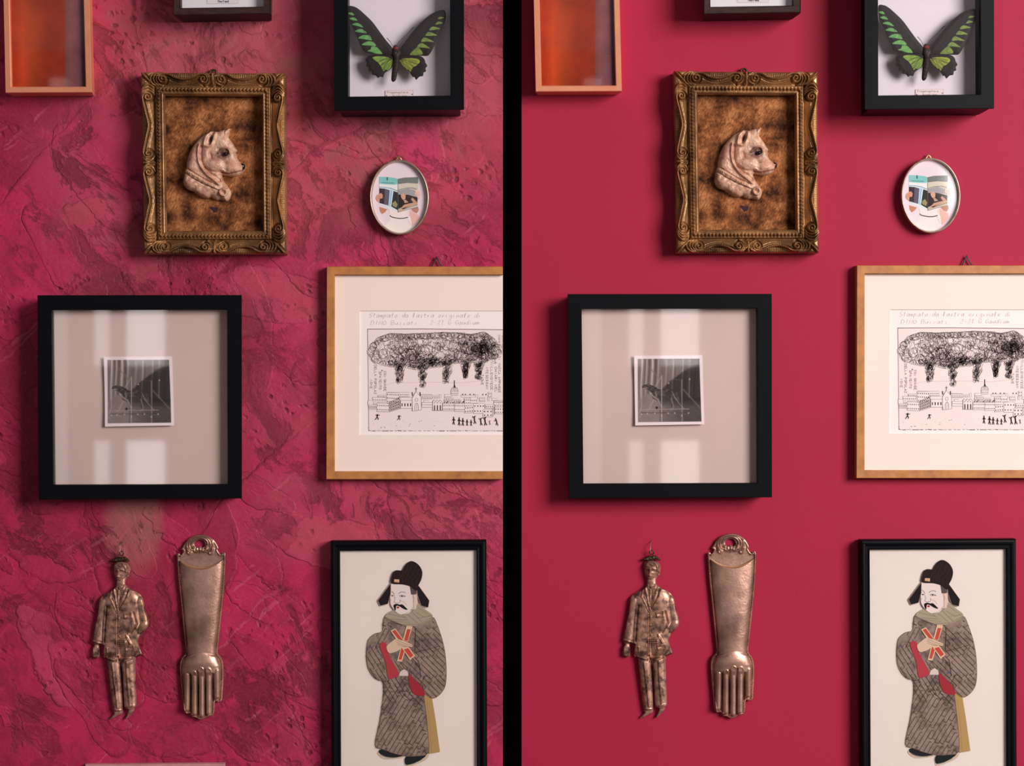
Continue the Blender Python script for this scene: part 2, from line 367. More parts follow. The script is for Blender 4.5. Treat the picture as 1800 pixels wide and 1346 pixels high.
def plaster():
    m = bpy.data.materials.new('trowelled_crimson_plaster'); m.use_nodes = True; nt = m.node_tree; b = nt.nodes['Principled BSDF']
    L = nt.links.new; tc = nn(nt, 'ShaderNodeTexCoord'); OB = tc.outputs['Object']
    def mapping(src, sc, rot=0, loc=(0, 0, 0)):
        q = nn(nt, 'ShaderNodeMapping', vector_type='TEXTURE'); q.inputs['Scale'].default_value = tuple(1 / v for v in sc); q.inputs['Rotation'].default_value = (0, rot, 0); q.inputs['Location'].default_value = loc
        L(src, q.inputs[0]); return q.outputs[0]
    def noise(src, sc, det=6, rough=.55, dist=0):
        q = nn(nt, 'ShaderNodeTexNoise'); q.inputs['Scale'].default_value = sc; q.inputs['Detail'].default_value = det
        q.inputs['Roughness'].default_value = rough; q.inputs['Distortion'].default_value = dist; L(src, q.inputs['Vector']); return q
    def ramp(src, lo, hi, a=0.0, c=1.0):
        q = nn(nt, 'ShaderNodeMapRange'); q.interpolation_type = 'SMOOTHSTEP'
        for i, v in enumerate((lo, hi, a, c)): q.inputs[i + 1].default_value = v
        L(src, q.inputs[0]); return q.outputs[0]
    def mth(op, a, c=None):
        q = nn(nt, 'ShaderNodeMath', operation=op)
        for i, v in enumerate((a, c)):
            if v is None: continue
            if isinstance(v, (int, float)): q.inputs[i].default_value = v
            else: L(v, q.inputs[i])
        return q.outputs[0]
    def mix(f, A, B):
        q = nn(nt, 'ShaderNodeMix', data_type='RGBA')
        if isinstance(f, (int, float)): q.inputs[0].default_value = f
        else: L(f, q.inputs[0])
        for i, v in ((6, A), (7, B)):
            if isinstance(v, tuple): q.inputs[i].default_value = v
            else: L(v, q.inputs[i])
        return q.outputs[2]
    # warped coordinates
    wn = noise(OB, 7, 5, .6); wv = nn(nt, 'ShaderNodeVectorMath', operation='MULTIPLY_ADD'); L(wn.outputs['Color'], wv.inputs[0]); wv.inputs[1].default_value = (.045, .045, .045); L(OB, wv.inputs[2])
    W = wv.outputs[0]
    wn2 = noise(OB, 30, 5, .65); wv2 = nn(nt, 'ShaderNodeVectorMath', operation='MULTIPLY_ADD'); L(wn2.outputs['Color'], wv2.inputs[0]); wv2.inputs[1].default_value = (.012, .012, .012); L(W, wv2.inputs[2])
    W2 = wv2.outputs[0]
    def voro(src, sc, feat='F1'):
        q = nn(nt, 'ShaderNodeTexVoronoi'); q.feature = feat; q.inputs['Scale'].default_value = sc; L(src, q.inputs['Vector']); return q
    # trowel facets in two directions
    f1 = voro(mapping(W2, (1, 1, 0.42), 0.75), 9); f2 = voro(mapping(W2, (1, 1, 0.35), -0.9, (3, 0, 1)), 13)
    s1 = nn(nt, 'ShaderNodeSeparateColor'); L(f1.outputs['Color'], s1.inputs[0]); s2 = nn(nt, 'ShaderNodeSeparateColor'); L(f2.outputs['Color'], s2.inputs[0])
    e1 = ramp(voro(mapping(W2, (1, 1, 0.42), 0.75), 9, 'DISTANCE_TO_EDGE').outputs['Distance'], 0.0, 0.018, 1, 0)
    e2 = ramp(voro(mapping(W2, (1, 1, 0.35), -0.9, (3, 0, 1)), 13, 'DISTANCE_TO_EDGE').outputs['Distance'], 0.0, 0.022, 1, 0)
    big = noise(OB, 3.2, 3).outputs[0]; mid = noise(W, 16, 7, .62, .8).outputs[0]
    fine = noise(OB, 260, 4, .7).outputs[0]
    base = mix(ramp(mid, .38, .62), lin4((140, 22, 56)), lin4((176, 30, 74)))
    strokes = None; rims = None
    cols3 = [lin4((152, 24, 58)), lin4((186, 34, 84)), lin4((126, 18, 46)), lin4((186, 66, 92))]
    for q_, (sc, st, rot, off, rad, al) in enumerate(((4.2, .40, -.9, (0, 0, 0), .46, .55), (6.0, .32, .7, (3, 0, 1), .44, .6), (7.5, .42, -.35, (7, 0, 2), .42, .6), (10.0, .38, -1.35, (1, 0, 5), .40, .55), (14.0, .34, -.6, (9, 0, 4), .40, .5), (19.0, .40, -.95, (2, 0, 8), .38, .5))):
        vv = voro(mapping(W2, (1, 1, st), rot, off), sc); dd = vv.outputs['Distance']
        cs = nn(nt, 'ShaderNodeSeparateColor'); L(vv.outputs['Color'], cs.inputs[0])
        a_ = mth('MULTIPLY', ramp(dd, rad - .012, rad, 1, 0), ramp(cs.outputs[0], .30, .34))
        # the stroke is strongest on its pressed side and feathers out at the other
        fea = ramp(noise(mapping(W, (1, 1, .4), rot), sc * 2.2, 5, .6).outputs[0], .35, .62, .35, 1)
        c_ = mix(ramp(cs.outputs[1], .3, .7), cols3[q_ % 4], cols3[(q_ + 1) % 4])
        base = mix(mth('MULTIPLY', mth('MULTIPLY', a_, al), fea), base, c_)
        rm = mth('MULTIPLY', mth('MULTIPLY', ramp(dd, rad - .035, rad - .004, 0, 1), ramp(dd, rad, rad + .012, 1, 0)), mth('MULTIPLY', ramp(cs.outputs[0], .30, .34), ramp(noise(OB, 14, 4).outputs[0], .44, .58)))
        sm = mth('MULTIPLY', mth('MULTIPLY', a_, fea), 1.0)
        strokes = sm if strokes is None else mth('ADD', strokes, sm); rims = rm if rims is None else mth('MAXIMUM', rims, rm)
    # dusty grey-rose wash, strongest towards the upper middle of the panel and under the square box
    sx = nn(nt, 'ShaderNodeSeparateXYZ'); L(OB, sx.inputs[0]); X = sx.outputs[0]; Zc = sx.outputs[2]
    def blob(px, py, rx, ry, amt):
        p = P(px, py); dx = mth('DIVIDE', mth('SUBTRACT', X, p.x), rx * S); dz = mth('DIVIDE', mth('SUBTRACT', Zc, p.z), ry * S)
        return ramp(mth('ADD', mth('POWER', mth('ABSOLUTE', dx), 2), mth('POWER', mth('ABSOLUTE', dz), 2)), 0, 1, amt, 0)
    wash = blob(560, 60, 520, 480, .95)
    for q in ((235, 925, 62, 110, 1.1), (200, 330, 200, 260, .45), (640, 900, 330, 130, .45), (500, 620, 160, 260, .4)): wash = mth('MAXIMUM', wash, blob(*q))
    wn3 = noise(W2, 9, 6, .6, .5).outputs[0]
    base = mix(mth('MULTIPLY', wash, ramp(wn3, .30, .60, .25, .9)), base, lin4((172, 78, 90)))
    base = mix(mth('MULTIPLY', wash, ramp(noise(W2, 12, 8, .68, .4).outputs[0], .52, .66, 0, .75)), base, lin4((138, 82, 78)))
    base = mix(mth('MULTIPLY', blob(236, 915, 62, 105, 1.0), ramp(noise(W2, 30, 8, .7).outputs[0], .40, .62, .25, .8)), base, lin4((140, 88, 82)))
    # hollows where the darker undercoat shows, torn edges
    hn = noise(mapping(W, (1, 1, .6), -.7), 17, 10, .68, .6).outputs[0]; hm = ramp(noise(OB, 5.5, 3).outputs[0], .40, .60)
    hn2 = noise(mapping(W2, (1, 1, .45), -.8), 46, 9, .72, .3).outputs[0]
    hol = mth('MAXIMUM', mth('MULTIPLY', ramp(hn, .53, .60), hm), mth('MULTIPLY', ramp(hn2, .52, .60), mth('MULTIPLY', ramp(noise(OB, 4.2, 4).outputs[0], .48, .60), .65)))
    pits = mth('MULTIPLY', ramp(voro(mapping(W2, (1, 1, .7), -.7), 105).outputs['Distance'], .20, .42, 1, 0), mth('MULTIPLY', ramp(noise(OB, 9, 4).outputs[0], .52, .62), ramp(noise(OB, 50, 2).outputs[0], .42, .55)))
    dark = mix(wash, lin4((104, 12, 40)), lin4((116, 48, 56)))
    base = mix(mth('MULTIPLY', mth('MAXIMUM', hol, pits), .80), base, dark)
    crk = mth('MAXIMUM', mth('MULTIPLY', e2, mth('MULTIPLY', ramp(noise(OB, 9, 3).outputs[0], .54, .62), .6)), rims)
    base = mix(mth('MULTIPLY', crk, .38), base, dark)
    scr = mth('MULTIPLY', ramp(noise(mapping(W, (1, 1, .06), .85), 150, 3, .5).outputs[0], .60, .68), ramp(noise(OB, 8, 3).outputs[0], .45, .65))
    base = mix(mth('MULTIPLY', scr, .32), base, lin4((206, 100, 118)))
    base = mix(mth('MULTIPLY', ramp(fine, .35, .75), .10), base, lin4((210, 110, 130)))
    L(base, b.inputs['Base Color']); b.inputs['Roughness'].default_value = .62; b.inputs['Specular IOR Level'].default_value = .28
    h = mth('MULTIPLY', strokes, .9)
    h = mth('ADD', h, mth('MULTIPLY', mid, 1.6)); h = mth('SUBTRACT', h, mth('MULTIPLY', mth('MAXIMUM', hol, pits), 1.6))
    h = mth('SUBTRACT', h, mth('MULTIPLY', crk, .4)); h = mth('ADD', h, mth('MULTIPLY', fine, .18)); h = mth('ADD', h, mth('MULTIPLY', scr, .35))
    bp = nn(nt, 'ShaderNodeBump'); bp.inputs['Strength'].default_value = .62; bp.inputs['Distance'].default_value = .0016
    L(h, bp.inputs['Height']); L(bp.outputs[0], b.inputs['Normal'])
    return m
XL, XR = P(884, 0).x, P(917, 0).x
wallbox('wall_left', -2.6, XL, 0, 2.7, 0, .1, plaster())
wallbox('wall_right', XR, 2.6, 0, 2.7, 0, .1, mat('smooth_crimson_paint', (164, 30, 60), .62, spec=.2, var=(3.0, .35, .7), col2=(158, 28, 56), bump=(420, .25, .0004)))
wallbox('trim_1', XL, XR, 0, 2.7, .001, .1, mat('black_gap_strip', (1, 1, 1), 1.0, spec=0.0))
wallbox('floor', -2.6, 2.6, -.1, 0, -5.2, .1, mat('brown_floorboards', (96, 70, 55), .5, var=(6, .4, .7, (1, 12, 1)), col2=(70, 48, 38)))
wallbox('wall_back', -2.6, 2.6, 0, 2.7, -5.2, -5.1, mat('dark_plaster', (92, 60, 62), .8))
def window(n, x0, x1, z0, z1, em):
    y = -5.09
    o = wallbox('window_%d' % n, x0, x1, z0, z1, y - .008, y, mat('daylight_pane', (250, 245, 245)))
    if em > 2:      # added dark bar, blocks the window reflection over the dog print
        tr = wallbox('reflection_blocker', x0 - .01, x1 + .01, H0 - 100 * S * (D + 5.09) / D, H0 + 30 * S * (D + 5.09) / D, y, y + .03, mat('blocker_dark', (60, 44, 44), .7)); del tr['kind']; tr.parent = o
    m = bpy.data.materials.new('daylight_pane_lit'); m.use_nodes = True; b = m.node_tree.nodes['Principled BSDF']
    b.inputs['Emission Color'].default_value = (1, .97, .96, 1); b.inputs['Emission Strength'].default_value = em; o.data.materials[0] = m
# reflection of the far wall: a point px on a pane meets the far wall at x = X * (D + 5.09) / D
def rx(px): return (px - 900) * S * (D + 5.09) / D
k = 0
for off in (0, 932):
    for a, c, e in ((172, 197, 3.0), (228, 294, 4.2), (94, 124, 1.2)):
        k += 1; window(k, rx(a + off), rx(c + off), 0.15, 2.6, e)

BLK = mat('black_lacquer', (4, 4, 8), .45, spec=.12, bump=(300, .08, .0003))
# ------------------------------------------------------------------ copper frame
def copper():
    d = .036; A = (85, 163, d)
    t = thing('picture_frame', 'copper frame with burnt orange panel on textured left wall, top left corner', 'picture frame', (85, 163, 0), 'copper frames')
    O = [(3, -130), (154, -130), (161.2, 162.3), (9.3, 163)]; I = [(13.5, -119), (143.5, -119), (150.3, 152), (20, 152.4)]
    cm = mat('copper', (238, 158, 122), .36, .45, var=(40, .3, .8), col2=(222, 140, 104))
    frame_mesh('frame', O, I, [(.5, .12, -d), (.45, 0, -d + .004), (.0, 0, -.003), (0, 0, -.0008), (.07, .07, 0), (.88, .88, 0), (1, 1, -.001), (1, 1, -.0085)], cm, A, t)
    dr = Draw(); Q = [(13, -121), (145, -121), (151, 153), (19, 153)]
    m = bpy.data.materials.new('orange_felt_and_reflection'); m.use_nodes = True; nt = m.node_tree; b = nt.nodes['Principled BSDF']; L = nt.links.new
    tc = nn(nt, 'ShaderNodeTexCoord'); sx = nn(nt, 'ShaderNodeSeparateXYZ'); L(tc.outputs['Object'], sx.inputs[0])
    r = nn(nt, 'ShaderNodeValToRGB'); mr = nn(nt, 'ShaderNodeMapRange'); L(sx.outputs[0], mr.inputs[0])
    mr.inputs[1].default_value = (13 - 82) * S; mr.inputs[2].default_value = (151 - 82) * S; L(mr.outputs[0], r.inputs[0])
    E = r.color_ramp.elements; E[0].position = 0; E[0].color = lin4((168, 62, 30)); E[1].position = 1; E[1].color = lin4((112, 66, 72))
    for p, c in ((.08, (176, 52, 22)), (.2, (198, 72, 34)), (.32, (170, 66, 30)), (.5, (154, 50, 26)), (.72, (156, 52, 30)), (.745, (134, 76, 78)), (.80, (140, 82, 86)), (.93, (118, 72, 82))):  # grey-mauve right end is a glass reflection painted into the panel
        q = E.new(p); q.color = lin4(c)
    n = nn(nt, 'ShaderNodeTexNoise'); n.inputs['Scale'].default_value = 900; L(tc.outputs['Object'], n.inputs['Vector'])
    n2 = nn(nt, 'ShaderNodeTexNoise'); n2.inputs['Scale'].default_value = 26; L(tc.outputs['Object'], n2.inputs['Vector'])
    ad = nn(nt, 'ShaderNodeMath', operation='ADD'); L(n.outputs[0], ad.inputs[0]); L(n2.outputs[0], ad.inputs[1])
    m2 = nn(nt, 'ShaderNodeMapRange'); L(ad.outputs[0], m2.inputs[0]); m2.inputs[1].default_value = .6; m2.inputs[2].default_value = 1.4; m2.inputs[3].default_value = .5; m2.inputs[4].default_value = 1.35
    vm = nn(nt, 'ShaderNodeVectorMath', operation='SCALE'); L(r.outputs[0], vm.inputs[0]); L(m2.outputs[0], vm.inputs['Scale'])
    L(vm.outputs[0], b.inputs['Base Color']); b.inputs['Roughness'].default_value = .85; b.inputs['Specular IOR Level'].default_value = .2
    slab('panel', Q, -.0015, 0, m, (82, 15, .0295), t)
    slab('glass', [(14, -120), (144, -120), (150, 152), (20, 152)], -.0008, 0, glass_mat(), (82, 15, .0315), t)
    return t
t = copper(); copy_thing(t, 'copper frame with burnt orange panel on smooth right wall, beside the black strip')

# ------------------------------------------------------------------ small dark frame
def small():
    d = .054; A = (390, 26, d)
    t = thing('picture_frame', 'small dark brown wooden frame around white card, top edge of textured left wall', 'picture frame', (390, 26, 0), 'dark wooden frames')
    O = [(303.5, -150), (478, -150), (475.7, 23.7), (305.6, 26.5)]; I = [(315, -139), (465, -139), (462.6, 11.2), (317.2, 13.6)]
    wm = mat('dark_walnut', (58, 38, 34), .6, spec=.2, var=(70, .35, .7, (1, 1, 4)), col2=(36, 22, 20), bump=(200, .2, .0004))
    frame_mesh('frame', O, I, [(.6, .1, -d), (.5, 0, -d + .003), (.0, 0, -.012), (0, 0, -.0012), (.06, .06, -.0004), (.12, .12, -.0012), (.86, .86, -.0016), (.95, .95, -.0008), (1, 1, -.002), (1, 1, -.018)], wm, A, t)
    slab('mount', [(314, -140), (466, -140), (463.5, 12.2), (316, 14.5)], -.001, 0, mat('white_card', (226, 220, 224), .8, bump=(600, .1, .0003)), (390, 0, d - .014), t)
    dr = Draw(); B = (390, 0, d - .0138); q = [(364, -40), (419, -40), (419, 6), (364, 6.6)]
    dr.poly(q, (222, 212, 218), 1); dr.line(q, .5, (170, 155, 160), 2, closed=True); text(dr, 'Thailand', 382.6, -.3, 4.6, .8, (70, 60, 66), width=20, jit=.15)
    text(dr, 'Thailand', 381, -14, 5, .8, (70, 60, 66), width=24)
    dr.build('caption_label', B, t)
    slab('glass', [(315.5, -139), (464.5, -139), (462, 11), (318, 13.4)], -.0008, 0, glass_mat(), (390, 0, d - .006), t)
    return t
t = small(); copy_thing(t, 'small dark brown wooden frame around white card, top edge of smooth right wall')

# ------------------------------------------------------------------ butterfly box
def butterfly_box():
    d = .064; A = (701, 194, d); z = Z(5.4545, 560, 0)
    t = thing('shadow_box', 'deep black box frame with pinned green butterfly, on textured left wall', 'shadow box', (701, 194, 0), 'butterfly shadow boxes')
    O = [(586.5, -140), (815.5, -140), (815.6, 192.6), (587.8, 194.4)]; I = [(611.2, -116), (790.5, -116), (791.8, 167.9), (612, 169.7)]
    frame_mesh('frame', O, I, [(.4, .04, -d), (.35, 0, -d + .003), (.30, 0, -.004), (0, 0, -.002), (0, 0, -.0007), (.03, .03, 0), (.96, .96, 0), (1, 1, -.0008), (1, 1, -.029)], BLK, A, t)
    slab('backing_card', [(609, -118), (794, -118), (794, 171), (609, 171)], -.001, 0, mat('white_card', (226, 214, 222), .8, bump=(600, .1, .0003)), (701, 60, .036), t)
    slab('glass', [(611.5, -116), (790.5, -116), (791.5, 168), (612.2, 169.5)], -.0012, 0, glass_mat(), (701, 60, d - .004), t)
    # butterfly
    bd = .0515; BA = (696, 95, bd)
    LF = z(cr([(283,68),(330,62),(380,85),(450,145),(520,215),(590,310),(650,390),(700,450),(722,490),(700,524),(600,520),(520,515),(440,500),(410,450),(380,390),(340,290),(300,220),(286,170)], 4))
    RF = z(cr([(765,490),(830,400),(900,310),(980,220),(1060,150),(1130,110),(1190,97),(1213,108),(1222,150),(1215,200),(1180,280),(1140,370),(1100,460),(1060,525),(1020,538),(900,530),(800,530),(770,520)], 4))
    LH = z(cr([(725,530),(600,520),(500,530),(462,552),(448,580),(462,600),(456,632),(480,650),(482,682),(508,690),(518,718),(545,722),(570,748),(590,735),(618,738),(635,700),(690,660),(720,600)], 4))
    RH = z(cr([(765,535),(900,530),(980,540),(1015,568),(1025,600),(1042,630),(1026,655),(1030,684),(1008,695),(1000,728),(968,735),(935,765),(920,740),(900,735),(870,690),(800,620),(770,570)], 4))
    GL = [[(287,125),(320,123),(342,150),(300,142)],[(298,178),(325,170),(350,175),(372,200),(320,193)],[(322,238),(350,225),(390,228),(430,265),(370,250)],[(350,303),(385,283),(420,285),(463,320),(400,313)],[(380,368),(420,343),(455,337),(490,345),(510,386),(430,376)],[(415,432),(450,408),(490,398),(530,410),(550,442),(480,438)],[(470,490),(500,475),(510,450),(560,455),(612,520),(540,512),(510,500)]]
    GR = [[(1145,185),(1160,165),(1205,170),(1180,182)],[(1122,237),(1140,212),(1160,210),(1192,222),(1160,232)],[(1062,293),(1080,265),(1105,258),(1167,277),(1110,288)],[(1025,345),(1045,315),(1070,310),(1136,340),(1080,345)],[(985,403),(1000,370),(1020,362),(1055,375),(1107,404),(1040,400)],[(945,458),(965,425),(990,416),(1020,430),(1067,465),(1000,458)],[(873,532),(920,475),(950,458),(975,475),(1000,517),(960,530)]]
    HL = [(520,558),(560,540),(640,545),(700,568),(716,600),(690,650),(660,674),(642,665),(622,682),(600,640),(570,600)]
    HR = [(780,575),(850,560),(940,563),(972,590),(940,628),(905,645),(880,690),(862,668),(830,668),(790,632)]
    def wcol(greens, veins, tint, dim=1.0):
        def f(x, y, dd):
            n = nz(x, y, 3, 5); c = np.stack([34 + 12 * n, 27 + 10 * n, 28 + 10 * n], -1)
            for gpoly in greens:
                g = pip(x, y, z(cr(gpoly, 4))); m = nz(x, y, 4, 9)[:, None]
                gc = (np.array(tint[0]) * (1 - m) + np.array(tint[1]) * m) * dim; c = np.where(g[:, None], gc, c)
            for v in veins:
                dv = segd(x, y, z(v)); m = np.exp(-(dv / .42) ** 2)[:, None]; c = c * (1 - .8 * m) + np.array((34, 28, 26)) * .8 * m
            return lincol(c)
        return f
    wm = vmat('butterfly_scales', .62, bump=(900, .25, .0003), spec=.25)
    bf = thing('tmp', '', '', (0, 0, 0)); C.objects.unlink(bf)
    # body is the parent part
    BO = z(cr([(718,445),(735,432),(758,440),(768,462),(785,490),(790,530),(772,560),(766,640),(755,700),(742,765),(715,786),(698,765),(702,700),(712,620),(722,560),(708,520),(715,480),(712,462)], 4))
    def bh(x, y, dd):
        h = 3.2 * np.sqrt(1 - (1 - np.clip(dd / 5, 0, 1)) ** 2); yy = (y * 5.4545); seg = np.where(yy > 560, .35 * np.sin(yy / 5.2), 0)
        return 2.2 + h + seg * np.clip(dd / 2, 0, 1)
    def bc(x, y, dd):
        n = nz(x, y, 2, 3); c = np.stack([34 + 20 * n, 25 + 16 * n, 24 + 14 * n], -1)
        m = pip(x, y, z([(718,452),(765,452),(770,475),(722,475)])); c = np.where(m[:, None], np.array((120, 34, 34)), c)
        for q in ((745, 512), (765, 520), (757, 535)):
            m2 = np.exp(-(((x - q[0] / 5.4545 - 560) / .9) ** 2 + ((y - q[1] / 5.4545) / .9) ** 2))[:, None]; c = c * (1 - m2 * .7) + 165 * m2 * .7
        return lincol(c)
    body = relief('butterfly', BO, bh, wm, BA, t, .45, bc, back=.0006)
    body['label'] = 'black butterfly with green toothed wing bands, wings spread'
    fl = lambda s: (lambda x, y, dd: 1.2 + 1.0 * np.clip(dd / 6, 0, 1) + .010 * s * (x - 696) ** 1 * 1.0 + .12 * nz(x, y, 2, 2))
    vl = [[(705,480),(600,400),(480,280),(380,140)],[(705,490),(560,420),(430,300)]]
    vr = [[(780,490),(900,400),(1010,300),(1150,150)],[(780,500),(880,450),(1000,350)]]
    relief('forewing', LF, fl(-1), wm, BA, body, .45, wcol(GL, vl, ((88, 150, 88), (122, 168, 96))), back=.0004)
    relief('forewing', RF, fl(1), wm, BA, body, .45, wcol(GR[:4], vr, ((96, 118, 62), (120, 140, 66))) if 0 else wcol(GR, vr, ((104, 126, 66), (142, 160, 74)), .95), back=.0004)
    hv = [[(710,560),(650,600),(622,640),(600,650)],[(712,575),(665,620),(630,670)],[(712,590),(680,630),(655,672)],[(715,570),(660,570),(590,580)],[(715,565),(640,560),(570,600)],[(700,575),(640,590),(600,625)],[(680,570),(600,700)],[(640,600),(520,690)],[(650,620),(560,735)]]
    relief('hindwing', LH, lambda x, y, dd: .4 + .8 * np.clip(dd / 5, 0, 1) , wm, BA, body, .45, wcol([HL], hv, ((106, 142, 66), (150, 168, 72))), back=-.0002)
    hv2 = [[(780,570),(850,600),(900,640)],[(780,580),(820,625),(845,670)],[(782,590),(805,630),(830,670)],[(780,570),(860,575),(940,590)],[(780,565),(870,590),(950,625)],[(790,575),(850,640),(875,690)],[(830,590),(950,760)],[(860,590),(1000,720)],[(880,590),(1030,640)]]
    relief('hindwing', RH, lambda x, y, dd: .4 + .8 * np.clip(dd / 5, 0, 1) , wm, BA, body, .45, wcol([HR], hv2, ((126, 142, 62), (158, 166, 68))), back=-.0002)
    for pl in ([(713,448),(690,405),(655,365)], [(748,432),(790,385),(850,330),(885,290),(915,263)]):
        dr = Draw(); dr.line(z(pl), .7, (50, 40, 38), 30); dr.line(z(pl[-2:]), 1.1, (40, 32, 30), 30); dr.build('antenna', BA, body)
    dr = Draw(); q = z([(640, 870), (908, 864), (908, 922), (640, 926)])
    dr.poly(q, (232, 214, 214), 1); dr.line([(q[0][0], q[0][1] + 0), (q[1][0], q[1][1])], .5, (214, 150, 146), 2); dr.line([q[0], q[3]], .6, (214, 150, 146), 2); dr.line([q[1], q[2]], .5, (214, 150, 146), 2)
    text(dr, 'Trogonoptera', 679.5, 160.2, 3.6, .45, (90, 76, 80), width=38, slant=.25, jit=.15); text(dr, 'brookiana', 690, 166.2, 3.4, .45, (90, 76, 80), width=25, slant=.25)
    for p in ((724.5, 165.8), (679.5, 168.2)): dr.poly(ell(*p, 1.1, 1.1, 8), (40, 34, 36), 3)
    dr.build('specimen_label', (701, 168, .0366), t)
    return t
t = butterfly_box(); copy_thing(t, 'deep black box frame with pinned green butterfly, on smooth right wall')

# ------------------------------------------------------------------ gilt frame with dog relief
def gilt():
    d = .012; W_, H_ = 252.0, 318.0; A = (378, 289, d)
    t = thing('picture_frame', 'carved gilt frame holding cream dog head relief, on textured left wall', 'picture frame', (378, 448, 0), 'carved gilt frames')
    res = .62; bw = 41.5
    gx = np.linspace(0, W_, int(W_ / res)); gy = np.linspace(0, H_, int(H_ / res)); X, Y = np.meshgrid(gx, gy)
    dl, dr_, dt, db = X, W_ - X, Y, H_ - Y
    u = np.minimum(np.minimum(dl, dr_), np.minimum(dt, db)); use = u <= bw
    hz = np.minimum(dt, db) <= np.minimum(dl, dr_)           # on a top or bottom rail
    U = u[use]; HZ = hz[use]
    v = np.where(HZ, np.minimum(X, W_ - X)[use], np.minimum(Y, H_ - Y)[use])
    prof_u = [0, .6, 3, 8, 14, 20, 23.5, 25, 26, 28, 31, 34, 35.5, 36.5, 38, 40, 41.5]
    prof_h = [15, 19, 21, 22, 20, 15.5, 13, 13, 18, 21, 22, 21, 19, 20.5, 20, 17, 12]
    h = np.interp(U, prof_u, prof_h)
    def spiral(cu, cv, r0, turns, a0, sg, n=30):
        return [(cv + r0 * (1 - .85 * i / n) * math.cos(a0 + sg * turns * 2 * math.pi * i / n), cu + r0 * (1 - .85 * i / n) * math.sin(a0 + sg * turns * 2 * math.pi * i / n)) for i in range(n + 1)]
    def orn(half, av):
        b = half - 16; mid = (av + b) / 2; R = []
        R.append((spiral(12, av, 8.4, 1.5, -math.pi / 2, -1)[::-1] + cr([(av, 3.6), (av + 9, 4.2), (mid - 14, 10.5), (mid, 13), (mid + 14, 10.5), (b - 9, 4.2), (b, 3.6)], 5, False) + spiral(12, b, 8.0, 1.5, -math.pi / 2, 1), 1.7, 4.2))
        R.append((cr([(av + 6, 8), (mid - 16, 14.2), (mid, 17), (mid + 16, 14.2), (b - 6, 8)], 5, False), 1.0, 1.2))
        for k, r in enumerate((12.5, 17.5, 23)): R.append((ell(av + 1, 13, r, 11 + k * 1.2, 14, math.pi * .62, math.pi * 1.45), 1.5, 3.4))
        for r in (11.3, 14.5): R.append((ell(b - 1, 12, r, 10.2, 12, -math.pi * .42, math.pi * .42), 1.3, 3.0))
        R.append(([(half, 3), (half, 20)], 2.1, 4.5)); R.append((ell(half, 20, 3.5, 3, 8), 1.3, 2))
        R.append(([(2, 2), (22, 22)], 1.5, 3.6)); R.append((cr([(3, 9), (9, 12), (16, 21)], 4, False), 1.2, 2.2))
        return R, mid
    for horiz, half, av in ((True, W_ / 2, 39), (False, H_ / 2, 44)):
        m = HZ == horiz; R, mid = orn(half, av); vv = v[m]; uu = U[m]; hh = np.zeros(m.sum())
        band = np.clip((24.5 - uu) / 1.5, 0, 1)
        gro = np.zeros(m.sum())
        for pts, wd, hg in R:
            ds = segd(vv, uu, pts); hh = np.maximum(hh, hg * 1.15 * np.exp(-(ds / wd) ** 2)); gro = np.maximum(gro, .8 * hg * np.exp(-((ds - 2.1 * wd) / (wd * .7)) ** 2) * (ds > wd))
        hh = np.where(hh < 1.2, hh - gro, hh)
        # background outside the S curve is cut back and reeded
        S_c = np.interp(vv, [av - 4, av + 9, mid - 14, mid, mid + 14, half - 25, half], [0, 4.2, 10.5, 13, 10.5, 4.2, 0])
        below = (uu < S_c - 1.2) & (vv > av + 6) & (vv < half - 22)
        hh = np.where(below, -5.0 + 1.3 * np.maximum(0, np.cos(vv * 2 * math.pi / 3.2)), hh)
        h[m] += hh * band
    # bead course
    L_ = np.where(HZ, np.abs(X - W_ / 2)[use], np.abs(Y - H_ / 2)[use])
    ph = (L_ / 6.4) % 1.0; bead = np.maximum(0, 1 - ((ph - .5) / .42) ** 2) ** .5 * np.maximum(0, 1 - ((U - 31) / 3.2) ** 2)
    h += np.where((U > 27.4) & (U < 34.6), -3.0, 0) + bead * 4.6
    h = (h - 15) * 1.3 + 15 + .35 * nz(X[use], Y[use], 2.2, 4)
    TL, TR, BR, BL = (251.2, 129.4), (502.7, 131), (504.8, 447.2), (256, 447.8)
    def warp(x, y):
        a = x / W_; b = y / H_
        px = (TL[0] * (1 - a) + TR[0] * a) * (1 - b) + (BL[0] * (1 - a) + BR[0] * a) * b
        py = (TL[1] * (1 - a) + TR[1] * a) * (1 - b) + (BL[1] * (1 - a) + BR[1] * a) * b
        return px, py
    idx = -np.ones(X.shape, int); idx[use] = np.arange(use.sum()); cell = use[:-1, :-1] & use[1:, :-1] & use[:-1, 1:] & use[1:, 1:]
    cy, cx = np.nonzero(cell); F = np.stack([idx[cy, cx], idx[cy, cx + 1], idx[cy + 1, cx + 1], idx[cy + 1, cx]], 1).tolist()
    px, py = warp(X[use], Y[use]); V = np.stack([px, py, h * S], 1)
    n = len(V); ring = [idx[0, i] for i in range(X.shape[1])] + [idx[j, -1] for j in range(1, X.shape[0])] + [idx[-1, i] for i in range(X.shape[1] - 2, -1, -1)] + [idx[j, 0] for j in range(X.shape[0] - 2, 0, -1)]
    rv = V[ring].copy(); rv[:, 2] = -d + .0005; V = np.concatenate([V, rv]); m_ = len(ring)
    F += [(ring[i], n + i, n + (i + 1) % m_, ring[(i + 1) % m_]) for i in range(m_)]
    gm = mat('old_gilding', (168, 122, 78), .36, .5, var=(32, .40, .72), col2=(74, 48, 30), bump=(500, .15, .0004))
    o = meshobj('frame', V, F, gm, A, t, smooth=True); fix_normals(o)
